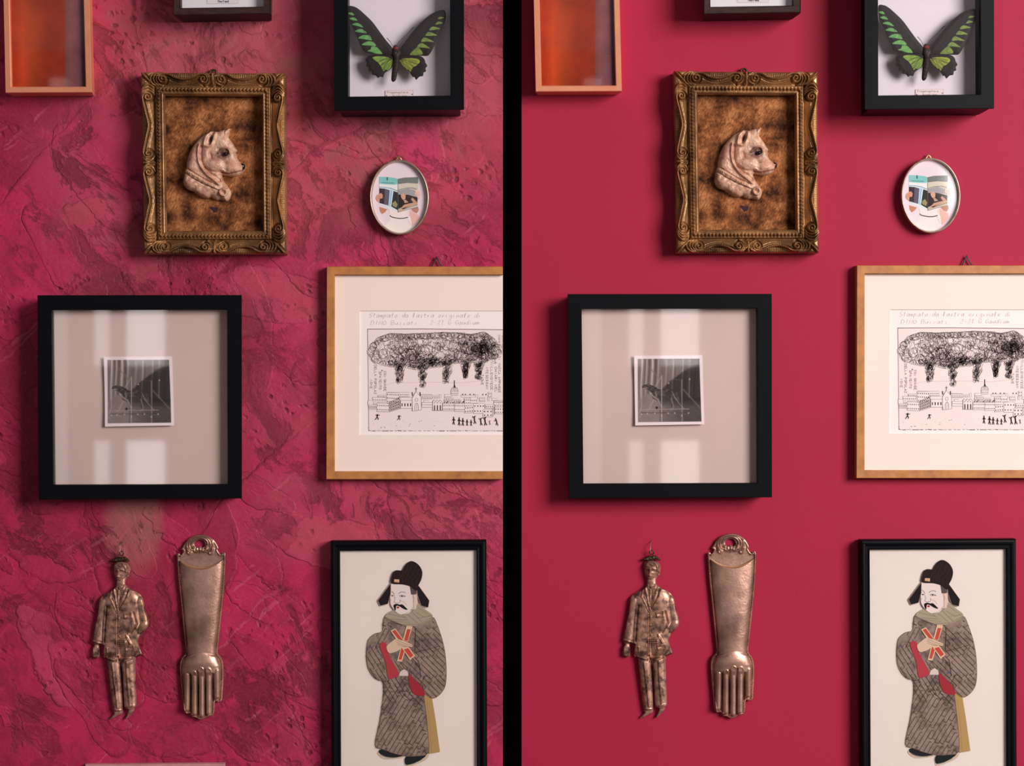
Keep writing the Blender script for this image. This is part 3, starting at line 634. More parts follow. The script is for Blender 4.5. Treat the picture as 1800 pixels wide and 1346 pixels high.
    # velvet
    m = bpy.data.materials.new('crushed_velvet'); m.use_nodes = True; nt = m.node_tree; b = nt.nodes['Principled BSDF']; L = nt.links.new
    tc = nn(nt, 'ShaderNodeTexCoord'); n1 = nn(nt, 'ShaderNodeTexNoise'); n1.inputs['Scale'].default_value = 36; n1.inputs['Detail'].default_value = 6; n1.inputs['Roughness'].default_value = .62; n1.inputs['Distortion'].default_value = .1
    L(tc.outputs['Object'], n1.inputs['Vector']); r = nn(nt, 'ShaderNodeValToRGB'); L(n1.outputs[0], r.inputs[0]); E = r.color_ramp.elements
    E[0].position = .37; E[0].color = lin4((58, 33, 22)); E[1].position = .62; E[1].color = lin4((172, 112, 70)); q = E.new(.49); q.color = lin4((122, 72, 42))
    mp = nn(nt, 'ShaderNodeMapping'); mp.vector_type = 'TEXTURE'; mp.inputs['Rotation'].default_value = (0, .5, 0); mp.inputs['Scale'].default_value = (.55, 1, 1.3); L(tc.outputs['Object'], mp.inputs[0])
    n2 = nn(nt, 'ShaderNodeTexNoise'); n2.inputs['Scale'].default_value = 300; n2.inputs['Detail'].default_value = 3; L(mp.outputs[0], n2.inputs['Vector'])
    m2 = nn(nt, 'ShaderNodeMapRange'); L(n2.outputs[0], m2.inputs[0]); m2.inputs[1].default_value = .3; m2.inputs[2].default_value = .7; m2.inputs[3].default_value = .5; m2.inputs[4].default_value = 1.4
    vm = nn(nt, 'ShaderNodeVectorMath', operation='SCALE'); L(r.outputs[0], vm.inputs[0]); L(m2.outputs[0], vm.inputs['Scale']); L(vm.outputs[0], b.inputs['Base Color'])
    bp = nn(nt, 'ShaderNodeBump'); bp.inputs['Strength'].default_value = .7; bp.inputs['Distance'].default_value = .001; L(n2.outputs[0], bp.inputs['Height']); L(bp.outputs[0], b.inputs['Normal'])
    b.inputs['Roughness'].default_value = .9; b.inputs['Specular IOR Level'].default_value = .1
    vo = slab('velvet_panel', [(286, 165), (468, 165), (470, 414), (288, 414)], -.002, 0, m, (380, 289, .010), t)
    sp = Draw(); sp.poly(cr([(368.5, 364.5), (373, 363), (377, 365), (382, 363.5), (383.5, 367), (381, 372), (376, 374), (373, 370)], 3), (58, 34, 42), 2); sp.build('velvet_stain', (380, 289, .010), vo)
    # hanging loop
    rl = relief('hanging_loop', ell(375.2, 129, 7.5, 7.5, 24), lambda x, y, dd: 2.5 + 1.5 * np.clip(dd, 0, 1.5), mat('tarnished_brass', (70, 58, 40), .5, .6), (375, 129, .004), t, .6, holes=[ell(375.2, 127.5, 3, 3, 14)])
    # dog relief
    z = Z(8.97, 310, 215)
    OL = z(cr([(850,105),(838,170),(828,245),(870,305),(915,370),(945,425),(968,450),(965,485),(960,520),(962,558),(985,600),(1020,640),(1060,652),(1090,680),(1096,720),(1078,765),(1045,803),(1000,835),(940,855),(860,857),(790,847),(745,838),(728,855),(735,885),(755,930),(790,975),(820,1020),(850,1065),(866,1110),(858,1170),(838,1215),(800,1247),(750,1240),(700,1226),(650,1233),(600,1215),(560,1192),(500,1207),(440,1196),(380,1166),(320,1130),(280,1095),(215,1076),(160,1040),(130,990),(118,930),(130,850),(150,770),(170,720),(175,650),(195,560),(230,460),(280,375),(350,290),(430,220),(500,180),(560,150),(610,150),(650,160),(690,147),(740,130),(800,120)], 3))
    def hf(x, y, dd):
        X_ = (x - 310) * 8.97; Y_ = (y - 215) * 8.97; e = np.clip(dd / 13, 0, 1); h = 3 + 13 * np.sqrt(1 - (1 - e) ** 2)
        g = lambda *a: gs(X_, Y_, *a); r = lambda p, w_, hh, c=False: ridge(X_, Y_, p, w_, hh, c)
        h += g(640, 690, 120, 100, 5) + g(730, 320, 130, 100, 3.5) + g(930, 730, 110, 80, 3.5) + g(860, 770, 60, 50, 1.5)
        h += g(300, 560, 90, 180, 2) - g(560, 545, 30, 60, 3.2, -.3) - g(790, 660, 50, 40, 1.2) - g(700, 450, 40, 50, 2)
        h += g(500, 500, 50, 90, 2) + g(830, 640, 60, 40, 1.0) + g(960, 450, 20, 30, 1)
        ear = [(560,170),(500,230),(478,300),(468,375),(530,395),(575,378),(602,320),(625,240),(640,170)]
        h += r(cr(ear, 4, False), 24, 4.5) - g(572, 290, 24, 70, 6.5, .25)
        h += r(cr([(385,380),(372,470),(372,560),(388,650),(430,735),(500,830),(580,895),(660,960),(700,1000)], 3, False), 20, 3.6) - r(cr([(425,400),(412,480),(412,570),(428,650),(470,730),(540,805),(620,860),(700,930)], 3, False), 24, 3.2)
        h -= r(cr([(480,720),(560,780),(640,800),(730,795)], 3, False), 20, 3.0)
        h += r(cr([(735,770),(760,765),(800,800),(850,815)], 3, False), 14, 1.6) - r(cr([(740,800),(840,820),(940,805),(1055,772)], 3, False), 9, 2.6)
        h += r(cr([(690,500),(740,445),(810,425),(855,460),(862,500)], 4, False), 16, 2.6) - g(795, 520, 62, 46, 4.0) + g(795, 520, 34, 30, 4.8)
        h += r(cr([(700,560),(760,590),(820,580)], 3, False), 12, 1.4) + r(cr([(720,900),(760,980),(800,1040)], 3, False), 16, 1.8)
        h -= r([(165,722),(330,830),(520,940),(700,1012)], 9, 2.0); h -= r([(145,800),(290,900),(480,1000),(700,1088)], 9, 2.6)
        band = np.clip(1 - np.abs((Y_ - (720 + (X_ - 160) * .60)) - 42) / 34, 0, 1) * (X_ < 700); h += band * (1.2 + .5 * np.sin(X_ / 4.2))
        h += np.where(Y_ > 780 + (X_ - 150) * .53, 1.0 * np.sin((X_ * .035 + Y_ * .02)) * np.sin(Y_ * .045 + X_ * .012), 0) * np.clip(dd / 3, 0, 1)
        h += r(ell(765, 1120, 52, 52, 20), 17, 5, True) - g(765, 1120, 28, 28, 1.5) + g(770, 1090, 16, 30, 2.0)
        h += r([(835,130),(800,225)], 12, 1.5) - r([(770,150),(770,215)], 14, 2.0) + .45 * nz(x, y, 2.4, 7) + .6 * nz(x, y, 5, 8)
        return h * 1.18
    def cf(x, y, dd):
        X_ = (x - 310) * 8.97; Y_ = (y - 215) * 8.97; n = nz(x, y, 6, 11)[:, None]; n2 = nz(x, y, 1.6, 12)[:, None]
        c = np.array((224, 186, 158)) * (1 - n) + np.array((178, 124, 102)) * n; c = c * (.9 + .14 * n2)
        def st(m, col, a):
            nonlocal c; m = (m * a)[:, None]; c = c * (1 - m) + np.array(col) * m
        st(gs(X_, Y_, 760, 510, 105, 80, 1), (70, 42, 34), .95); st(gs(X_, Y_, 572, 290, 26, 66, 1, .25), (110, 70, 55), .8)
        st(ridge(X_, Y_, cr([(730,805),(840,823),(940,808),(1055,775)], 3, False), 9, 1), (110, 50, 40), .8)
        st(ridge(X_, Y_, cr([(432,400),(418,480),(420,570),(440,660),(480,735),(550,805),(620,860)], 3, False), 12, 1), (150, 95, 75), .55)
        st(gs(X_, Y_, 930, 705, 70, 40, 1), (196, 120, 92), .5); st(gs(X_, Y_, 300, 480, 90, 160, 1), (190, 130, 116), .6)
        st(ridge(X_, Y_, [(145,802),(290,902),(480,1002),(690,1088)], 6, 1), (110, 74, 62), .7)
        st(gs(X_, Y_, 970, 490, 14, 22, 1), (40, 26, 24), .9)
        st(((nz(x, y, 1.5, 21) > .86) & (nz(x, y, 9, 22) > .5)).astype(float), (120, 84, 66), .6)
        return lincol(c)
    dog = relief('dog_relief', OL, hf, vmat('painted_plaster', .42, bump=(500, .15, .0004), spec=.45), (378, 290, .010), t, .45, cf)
    dog['label'] = 'cream painted plaster dog head in profile'
    bk = mat('glossy_black_paint', (18, 13, 13), .18)
    relief('nose', z(cr([(1018,672),(1050,656),(1085,672),(1096,706),(1085,745),(1052,765),(1045,735),(1018,705)], 4)), lambda x, y, dd: 11.5 + 5 * np.sqrt(1 - (1 - np.clip(dd / 4.5, 0, 1)) ** 2), bk, (378, 290, .010), dog, .45, back=.004)
    relief('eye', z(ell(800, 520, 42, 34, 24)), lambda x, y, dd: 19.5 + 5 * np.sqrt(1 - (1 - np.clip(dd / 4, 0, 1)) ** 2), bk, (378, 290, .010), dog, .4, back=.009)
    return t
t = gilt(); copy_thing(t, 'carved gilt frame holding cream dog head relief, on smooth right wall', 932, -2)

# ------------------------------------------------------------------ oval frame
def oval():
    z = Z(7.48, 630, 250); c0 = (702.6, 347.6); rot = -.035
    t = thing('oval_frame', 'small oval metal frame with magazine reader picture, on textured left wall', 'oval picture frame', (702.6, 413, 0), 'oval frames')
    N = 96; rad = [(0, .000), (0, .0015), (-.4, .008), (0, .0098), (.9, .0106), (1.9, .0104), (2.6, .0092), (2.8, .0062), (4.0, .0040)]
    V = []; F = []
    for e, h in rad:
        V += [(x, y, h) for x, y in ell(*c0, 51.6 - e, 65.6 - e, N, rot=rot)]
    for a in range(len(rad) - 1):
        for i in range(N): j = (i + 1) % N; F.append((a * N + i, a * N + j, (a + 1) * N + j, (a + 1) * N + i))
    o = meshobj('rim', V, F, mat('worn_silver', (196, 178, 160), .34, .8, var=(90, .4, .7), col2=(150, 124, 104)), (*c0, .004), t, smooth=True); fix_normals(o)
    dr = Draw(); p = lambda q, c, l=2: dr.poly(z(q), c, l)
    dr.poly(ell(*c0, 49.2, 63.2, 64, rot=rot), (226, 208, 216), 1)
    p([(395,870),(670,880),(690,1000),(702,1110),(610,1185),(500,1185),(380,1135),(350,1090),(405,1000),(395,940)], (236, 220, 216))
    p([(670,890),(740,930),(790,960),(800,1010),(760,1070),(705,1110),(690,1000),(665,960)], (224, 176, 162))
    p([(275,850),(380,880),(350,920),(310,945),(285,910)], (190, 128, 100), 3); p([(690,880),(785,850),(796,890),(770,935),(730,920)], (184, 128, 106), 3)
    p([(273,452),(400,458),(520,480),(522,922),(275,812)], (214, 222, 226), 3); p([(520,480),(600,460),(785,455),(780,858),(650,885),(522,922)], (196, 186, 176), 3)
    p([(273,452),(400,458),(490,470),(515,485),(515,545),(480,558),(380,555),(273,545)], (128, 190, 186), 4); p([(273,545),(380,555),(480,560),(515,578),(515,630),(430,600),(275,590)], (228, 226, 224), 4)
    p([(275,605),(345,610),(412,630),(396,832),(275,798)], (56, 44, 54), 5); p([(350,612),(412,630),(396,832),(340,815)], (92, 84, 102), 6)
    p([(412,628),(462,635),(432,845),(396,832)], (206, 222, 236), 5); p([(425,628),(445,632),(420,840),(405,835)], (150, 180, 206), 6)
    p([(462,640),(522,662),(522,895),(432,843)], (48, 50, 48), 5); p([(445,800),(485,768),(515,815),(500,860),(450,835)], (150, 140, 96), 6)
    p([(520,482),(600,466),(785,458),(785,540),(650,560),(522,592)], (112, 116, 112), 4); p([(522,550),(650,535),(785,545),(785,600),(700,590),(620,598),(522,632)], (206, 194, 178), 5)
    p([(522,637),(650,606),(755,640),(748,700),(640,690),(522,688)], (158, 152, 156), 5); p([(522,686),(640,686),(778,722),(776,795),(640,815),(522,880)], (50, 38, 38), 5)
    p([(558,688),(596,664),(622,700),(618,748),(584,756),(562,722)], (206, 158, 138), 6); p([(590,750),(625,760),(660,790),(610,800)], (190, 150, 130), 6)
    p([(555,872),(600,822),(690,800),(772,785),(774,800),(650,845),(590,880)], (200, 150, 124), 6); p([(690,750),(710,728),(745,760),(770,790),(720,790)], (196, 140, 120), 6)
    p([(524,890),(640,845),(779,800),(779,830),(640,870),(524,915)], (196, 168, 142), 6); dr.line(z([(590,880),(690,845),(779,815)]), .6, (60, 44, 40), 7)
    dr.line(z([(524,920),(650,884),(779,855)]), .5, (80, 60, 56), 7); dr.line(z([(521,480),(522,922)]), .5, (120, 110, 110), 8)
    dr.line(z([(275,590),(345,592),(430,606),(515,640)]), .9, (110, 150, 176), 7); dr.line(z([(522,630),(600,606),(700,598),(775,620)]), .6, (90, 80, 80), 7)
    dr.line(z([(380,458),(382,500)]), 1.6, (40, 70, 70), 7); dr.line(z([(310,530),(470,535)]), .8, (70, 110, 110), 7)
    for i in range(14): dr.line(z([(545 + i * 17, 490 + (i % 3) * 8), (552 + i * 17, 520 + (i % 4) * 6)]), .5, (150, 152, 146), 7)
    p([(230,740),(240,700),(275,676),(300,668),(322,695),(316,738),(280,742),(278,790),(245,768)], (214, 150, 128), 8)
    p([(742,680),(748,640),(775,610),(808,640),(818,700),(800,755),(778,735),(770,700)], (228, 188, 176), 8)
    for a in ((250,720,310,690), (255,740,312,715)): dr.line(z([(a[0], a[1]), (a[2], a[3])]), .5, (150, 80, 66), 9)
    for a in ((750,660,800,665), (755,685,806,695)): dr.line(z([(a[0], a[1]), (a[2], a[3])]), .5, (180, 120, 110), 9)
    dr.line(z(cr([(413,962),(440,982),(530,1000),(600,998),(652,984)], 4, False)), 1.5, (48, 36, 40), 4)
    for q in ([(400,880),(420,960)], [(650,900),(660,960)], [(420,1000),(360,1080)], [(640,1000),(690,1090)]): dr.line(z(q), .5, (205, 186, 184), 4)
    dr.build('picture', (*c0, .008), t)
    # slightly domed glass
    V = []; F = []; K = 8
    for k in range(K + 1):
        f = 1 - k / K; hgt = .0030 * (1 - f * f)
        V += [(x, y, hgt) for x, y in (ell(*c0, 48.8 * f, 62.8 * f, 48, rot=rot) if f > 0 else [c0] * 48)]
    for a in range(K):
        for i in range(48): j = (i + 1) % 48; F.append((a * 48 + i, a * 48 + j, (a + 1) * 48 + j, (a + 1) * 48 + i))
    o = meshobj('glass', V, F, glass_mat(.22), (*c0, .0102), t, smooth=True)
    dr = triangle([(694.8, 283), (701.3, 274.7), (706.8, 282.3)], 1.1, mat('brass_wire', (170, 146, 100), .35, .8), (701, 283, .005), t, 'hanging_loop')
    return t
def triangle(pts, r, m, anchor, parent, name):
    tube(name, [pts[0], pts[1], pts[2]], r, m, anchor, parent, closed=True)
def tube(name, pts, r, m, anchor, parent, closed=False, zs=None):
    n = len(pts); V = []; F = []; K = 8
    for i in range(n):
        a = pts[(i - 1) % n] if (closed or i > 0) else pts[i]; c = pts[(i + 1) % n] if (closed or i < n - 1) else pts[i]
        d1 = np.array(pts[i], float) - a; d2 = np.array(c, float) - pts[i]
        d1 = d1 / (np.linalg.norm(d1) or 1); d2 = d2 / (np.linalg.norm(d2) or 1); T = d1 + d2
        if np.linalg.norm(T) < 1e-6: T = d2
        T = T / np.linalg.norm(T); nx, ny = -T[1], T[0]
        sc = 1 / max(.5, abs(float(np.dot(T, d2 if np.linalg.norm(d2) > .5 else d1))))
        for k_ in range(K):
            w_ = 2 * math.pi * k_ / K; V.append((pts[i][0] + nx * r * sc * math.cos(w_), pts[i][1] + ny * r * sc * math.cos(w_), r * S * math.sin(w_) + (zs[i] if zs else 0)))
    for i in range(n if closed else n - 1):
        j = (i + 1) % n
        for k_ in range(K): l = (k_ + 1) % K; F.append((i * K + k_, i * K + l, j * K + l, j * K + k_))
    if not closed: F += [tuple(range(K)), tuple(range((n - 1) * K, n * K))]
    o = meshobj(name, V, F, m, anchor, parent, smooth=True); fix_normals(o); return o
t = oval(); copy_thing(t, 'small oval metal frame with magazine reader picture, on smooth right wall', 931, -3)

# ------------------------------------------------------------------ square shadow box with old photograph
def square():
    d = .034; A = (246, 877, d)
    t = thing('shadow_box', 'square black box frame with small old photograph, on textured left wall', 'shadow box', (246, 877, 0), 'square shadow boxes')
    O = [(65.6, 518.8), (424.7, 518.4), (425, 875.9), (67.8, 877.9)]; I = [(90.5, 544.6), (399, 543.9), (400, 851), (93.5, 852)]
    frame_mesh('frame', O, I, [(.35, .3, -d), (.3, .05, -d + .003), (.25, 0, -.003), (0, 0, -.002), (0, 0, -.0006), (.03, .03, 0), (.97, .97, 0), (1, 1, -.0008), (1, 1, -.0145)], BLK, A, t)
    slab('backing_card', [(86, 540), (403, 540), (403, 856), (86, 856)], -.001, 0, mat('grey_rose_card', (216, 188, 180), .8, var=(5, .3, .7), col2=(204, 178, 171), bump=(700, .12, .0003)), (246, 697, .0200), t)
    slab('glass', [(91, 545), (398.6, 544.4), (399.6, 850.6), (94, 851.6)], -.001, 0, glass_mat(), (246, 697, d - .004), t)
    # photograph
    pd = .0240; PA = (244, 688, pd); Q = [(182.6, 627), (302.6, 626), (306.2, 747.5), (184.7, 749.6)]
    res = 2.0; n = 60; V = []; F = []
    for j in range(n + 1):
        for i in range(n + 1):
            a, b = i / n, j / n; x = (Q[0][0] * (1 - a) + Q[1][0] * a) * (1 - b) + (Q[3][0] * (1 - a) + Q[2][0] * a) * b
            y = (Q[0][1] * (1 - a) + Q[1][1] * a) * (1 - b) + (Q[3][1] * (1 - a) + Q[2][1] * a) * b
            V.append((x, y, .0016 * ((2 * b - 1) ** 2) - .0008 * (2 * a - 1) ** 2))
    F = [(j * (n + 1) + i, j * (n + 1) + i + 1, (j + 1) * (n + 1) + i + 1, (j + 1) * (n + 1) + i) for j in range(n) for i in range(n)]
    ph = meshobj('photograph', V, F, mat('photo_paper', (240, 220, 224), .5, spec=.15), PA, t, smooth=True)
    ph['label'] = 'black and white print of dog figure behind rails, white border'
    z = Z(8.41, 160, 610); IQ = z([(245, 190), (1155, 187), (1187, 1115), (250, 1125)])
    n = 230; a, b = np.meshgrid(np.linspace(0, 1, n), np.linspace(0, 1, n)); a = a.ravel(); b = b.ravel()
    x = (IQ[0][0] * (1 - a) + IQ[1][0] * a) * (1 - b) + (IQ[3][0] * (1 - a) + IQ[2][0] * a) * b
    y = (IQ[0][1] * (1 - a) + IQ[1][1] * a) * (1 - b) + (IQ[3][1] * (1 - a) + IQ[2][1] * a) * b
    X_ = (x - 160) * 8.41; Y_ = (y - 610) * 8.41
    g = 128 - 20 * (X_ - 250) / 900 + 6 * np.sin(X_ * .045)
    for c0, w_, hh in ((300,14,90),(370,14,70),(455,16,90),(540,12,60),(660,16,46),(762,12,70),(815,10,24),(905,12,60),(1000,14,34),(1060,10,16),(1110,12,16),(345,8,-30),(410,12,-30),(500,14,-34),(600,20,-20),(1150,12,12)):
        g += hh * np.exp(-((X_ - c0 - 10 * np.sin(Y_ / 150)) / w_) ** 2) * np.clip(1.1 - Y_ / 1100, .35, 1)
    floor = np.clip((Y_ - np.interp(X_, [250, 380, 420, 1190], [800, 690, 700, 760])) / 20, 0, 1); g = g * (1 - floor) + floor * (132 + 10 * nz(x, y, 4, 3) - 36 * (X_ > 640) * np.clip((X_ - 640) / 300, 0, 1))
    blocked_reflection = np.clip((Y_ - np.interp(X_, [250, 600, 700, 900, 1050, 1200], [1400, 620, 520, 370, 280, 250])) / 35, 0, 1) * np.clip((920 - Y_) / 160 + .25, .35, 1) * (X_ > 560)  # diagonal dark where the glass reflection is blocked, painted into the print
    g = g * (1 - .45 * blocked_reflection)
    dogp = pip(X_, Y_, cr([(310,590),(350,570),(420,570),(500,600),(560,640),(700,640),(800,660),(850,720),(860,800),(900,870),(880,880),(810,810),(760,760),(770,880),(750,930),(730,860),(720,770),(640,760),(560,770),(600,880),(590,900),(520,800),(470,780),(430,680),(380,640),(310,640)], 4))
    g = np.where(dogp, 56 + 40 * nz(x, y, 3, 6), g)
    for pl, w_, v_ in (([(315,632),(375,622)], 9, 200), ([(430,690),(470,740),(540,790),(590,890)], 12, 190), ([(480,800),(440,870),(420,930),(380,945)], 10, 170), ([(760,690),(790,760),(850,840),(930,930)], 7, 165), ([(740,780),(770,880),(765,920),(730,940)], 10, 150), ([(510,680),(520,740)], 14, 150),
                      ([(600,440),(598,700),(598,1120)], 7, 205), ([(598,450),(500,600)], 6, 180), ([(895,500),(900,1120)], 7, 170), ([(305,560),(300,900),(270,970)], 6, 190), ([(1008,480),(1005,760)], 6, 140), ([(598,455),(700,480),(890,505)], 3, 120),
                      ([(265,985),(300,940),(1000,930)], 7, 165), ([(300,985),(1000,990)], 5, 60), ([(300,1000),(1000,1000)], 3, 130), ([(915,640),(1170,920)], 10, 120), ([(270,1030),(280,1060)], 10, 170), ([(400,300),(560,480)], 12, 130)):
        m = np.exp(-(segd(X_, Y_, pl) / w_) ** 2); g = g * (1 - m * .7) + v_ * m * .7
    for cx_, cy_ in ((300,1010),(385,1000),(495,995),(695,993),(792,990),(1012,490),(895,1030),(598,1030),(995,990),(700,550)):
        m = np.exp(-(((X_ - cx_) ** 2 + (Y_ - cy_) ** 2) / 90)); g = g * (1 - m) + 215 * m
    m = np.exp(-(((X_ - 525) ** 2 + (Y_ - 912) ** 2) / 300)); g = g * (1 - m) + 20 * m
    g = np.clip(g + 6 * (nz(x, y, 1.2, 15) - .5), 10, 240)[:, None]; cols = lincol(g * np.array([1.0, .90, .875]))
    hz_ = .0016 * ((2 * (b * .92 + .04) - 1) ** 2) - .0008 * (2 * (a * .92 + .04) - 1) ** 2 + .00022
    F = [(j * n + i, j * n + i + 1, (j + 1) * n + i + 1, (j + 1) * n + i) for j in range(n - 1) for i in range(n - 1)]
    meshobj('image', np.stack([x, y, hz_], 1), F, vmat('silver_print', .6, spec=.06), PA, ph, cols=cols, smooth=True)
    return t
t = square(); copy_thing(t, 'square black box frame with small old photograph, on smooth right wall')

# ------------------------------------------------------------------ wooden frame with etching
def etching():
    d = .016; A = (767, 842, d)
    t = thing('picture_frame', 'honey wooden frame with scribbled cloud etching on textured left wall, cut by black strip', 'picture frame', (767, 842, 0), 'honey wooden frames')
    O = [(574, 468.2), (961, 468.2), (960.5, 842.5), (573, 842.5)]; I = [(588.2, 483), (947, 483), (946.5, 828.3), (588, 828.3)]
    wm = mat('honey_oak', (186, 122, 62), .5, var=(60, .4, .72, (1, 1, 1)), col2=(150, 92, 48), bump=(300, .15, .0003))
    frame_mesh('frame', O, I, [(.05, .05, -d), (0, 0, -d + .001), (0, 0, -.001), (.07, .07, 0), (.93, .93, 0), (1, 1, -.001), (1, 1, -.009)], wm, A, t)
    MQ = [(586, 481), (949, 481), (949, 830.5), (586, 830.5)]; W0 = [(632.2, 546), (902, 546), (902, 764.6), (631.4, 764.6)]
    frame_mesh('mat_board', MQ, W0, [(0, 0, -.0015), (0, 0, 0), (1, 1, 0), (1.006, 1.006, -.0012)], mat('cream_mat_board', (232, 213, 202), .85, bump=(500, .12, .0003)), (767, 655, d - .007), t)
    pp = slab('print_sheet', [(628, 543), (905, 543), (905, 768), (628, 768)], -.0005, 0, mat('print_paper', (236, 222, 218), .85, bump=(500, .15, .0004)), (767, 655, d - .0084), t)
    PA = (767, 655, d - .00835); ink = (52, 36, 38); ink2 = (96, 74, 74); rd = random.Random(4)
    dr = Draw(); z = Z(5.385, 630, 530)
    dr.poly(z([(90,262),(1390,262),(1390,1222),(97,1222)]), (229, 210, 206), 1)
    # plate edge, broken along the foot
    dr.line(z([(85,260),(600,258),(1400,266)]), 1.1, ink2, 2); dr.line(z([(86,262),(92,640),(98,1218)]), .7, ink2, 2)
    xx = 98
    while xx < 1390:
        l = rd.uniform(12, 70); dr.line(z([(xx, 1222 + rd.uniform(-2, 2)), (min(xx + l, 1392), 1223)]), rd.uniform(.5, 1.2), ink2 if rd.random() < .6 else ink, 2); xx += l + rd.uniform(4, 22)
    for p in ((97,1195),(99,1216),(250,1190),(215,1192)): dr.poly(z(ell(p[0], p[1], 5, 4, 8)), ink, 2)
    # the scribbled cloud
    top = lambda x: np.interp(x, [100,130,200,300,420,600,800,950,1060,1180,1260,1300,1330], [470,400,330,300,305,300,290,295,310,285,340,400,480])
    bot = lambda x: np.interp(x, [100,130,200,300,420,480,560,640,760,880,1000,1100,1200,1290,1330], [480,550,600,625,620,640,650,640,620,590,590,580,570,540,490])
    def loop(cx, cy, rx_, ry_, turns, drift, wd, col, n=14):
        ph_ = rd.uniform(0, 6.28); pts = []
        for i in range(int(n * turns) + 1):
            a = ph_ + 2 * math.pi * i / n; f = i / (n * turns)
            pts.append((cx + drift[0] * f + rx_ * math.cos(a) * rd.uniform(.86, 1.14), cy + drift[1] * f + ry_ * math.sin(a) * rd.uniform(.86, 1.14)))
        dr.line(z(cr(pts, 2, False)), wd, col, 3)
    for i in range(240):
        x = rd.uniform(130, 1290); a, b = top(x), bot(x); r = rd.uniform(18, 66); y = a + r * .8 + (b - a - 1.6 * r) * (rd.random() ** .85)
        if b - a < 2 * r: r = (b - a) / 2.4; y = (a + b) / 2
        loop(x, y, r * rd.uniform(.7, 1.0), r * .85, rd.uniform(.8, 2.2), (rd.uniform(-30, 40), rd.uniform(-8, 8)), rd.uniform(.24, .42), ink if rd.random() < .6 else ink2)
    for i in range(110):     # contour loops along the rim
        x = 110 + (1210 * i / 109); a, b = top(x), bot(x); r = rd.uniform(18, 34)
        loop(x, a + r * .9, r, r * .9, 1.3, (14, 0), .34, ink); 
        if i % 2: loop(x, b - r * .8, r * .8, r * .7, 1.3, (10, 0), .34, ink)
    for i in range(100):     # dense right shoulder and belly
        x = rd.gauss(1150, 75); y = rd.gauss(440, 70)
        if top(x) + 15 < y < bot(x) - 10 and x < 1290: loop(x, y, rd.uniform(12, 40), rd.uniform(12, 36), 1.5, (10, 20), .4, ink)
    for i in range(420):
        x = rd.gauss(660, 230); y = bot(x) - abs(rd.gauss(0, 42)) - 8
        if 330 < x < 1250: l = rd.uniform(14, 42); dr.line(z([(x, y), (x + l * .4, y - l * .3), (x + l, y - l * .9)]), rd.uniform(.3, .55), ink, 3, taper=True)
    for i in range(150):
        x = rd.gauss(670, 62); y = rd.gauss(570, 20); l = rd.uniform(14, 34); dr.line(z([(x, y), (x + l, y - l * .6)]), .55, ink, 3)
    for (cx, w0, y1, w1) in ((385, 62, 775, 38), (600, 66, 812, 34), (835, 62, 770, 30), (1010, 56, 730, 22), (1140, 60, 735, 30)):   # the five trailing legs
        sk = {385: 0, 600: 8, 835: -8, 1010: 4, 1140: -12}[cx]
        for i in range(72):
            f = rd.random(); y = 568 + (y1 - 578) * f; ww = w0 + (w1 - w0) * f; x = cx + sk * f + rd.uniform(-1, 1) * ww * .62
            r = rd.uniform(6, 15); loop(x, y, r, r * 1.1, 1.3, (rd.uniform(-4, 4), 10), rd.uniform(.28, .42), ink, 9)
        for i in range(26):
            f = rd.random() * .8; y = 580 + (y1 - 600) * f; x = cx + 10 + rd.uniform(-.5, .7) * w0 * (1 - f * .5); dr.line(z([(x + 14, y - 20), (x - 6, y + 16)]), .5, ink, 3)
    dr.line(z(cr([(255,790),(340,768),(540,765),(700,762),(960,768),(1130,752),(1180,745)], 4, False)), .35, (190, 150, 146), 2)
    # town
    B = []
    def box(x0, y0, x1, y1, rows=0, cols_=0, sk=0, wd=.42, fill=True, ww=.34, tall=False):
        q = [(x0, y0), (x1, y0 + sk), (x1, y1 + sk), (x0, y1)]; B.append(1); lv = 4 + len(B) * .07
        if fill: dr.poly(z(q), (230, 212, 208), lv)
        dr.line(z(q), wd, ink, lv + .035, closed=True)
        for r_ in range(rows):
            for c_ in range(cols_):
                cx = x0 + (x1 - x0) * (c_ + .5) / cols_; cy = y0 + sk * (c_ + .5) / cols_ + (y1 - y0) * (r_ + .55) / rows
                hx = min(6, (x1 - x0) / cols_ * .2); hy = min(14 if tall else 6, (y1 - y0) / rows * (.32 if tall else .2))
                dr.poly(z([(cx - hx, cy - hy), (cx + hx, cy - hy), (cx + hx, cy + hy), (cx - hx, cy + hy)]), ink if rd.random() < .6 else ink2, lv + .035)
    # back rows
    box(590,880,700,920,0,0); box(600,890,755,915,1,10); box(620,935,660,955); box(765,878,782,915); box(815,878,880,925,1,6); box(970,885,1110,905,0,0); box(1110,880,1130,925)
    dr.line(z([(590,880),(700,880)]), .5, ink, 6)
    for xq in (985,1010,1055,1090,1175,1205): dr.poly(z([(xq, 872), (xq + 7, 872), (xq + 7, 886), (xq, 886)]), ink, 6)
    box(1145,908,1200,945,2,5); box(1228,858,1262,908,2,2); box(1225,905,1240,940); box(1262,915,1310,935); box(1310,935,1400,955,1,9); box(1280,940,1330,990,2,3)
    box(810,925,970,965,2,12); box(1000,915,1100,1000,3,6); box(1060,905,1125,960,1,4); box(830,905,900,935,1,6)
    dr.line(z(ell(910, 850, 34, 42, 12, math.pi, 2 * math.pi)), .5, ink, 7); box(876,850,944,885,1,7)
    for xq in (-18, 0, 18): dr.line(z([(910 + xq, 850), (910 + xq * .3, 810)]), .35, ink, 7)
    dr.line(z([(910,745),(909,810)]), 1.1, ink, 7); dr.poly(z([(903,812),(910,775),(920,812)]), ink, 7)
    box(600,955,700,1000); dr.line(z([(600,975),(700,978)]), .5, ink, 6)
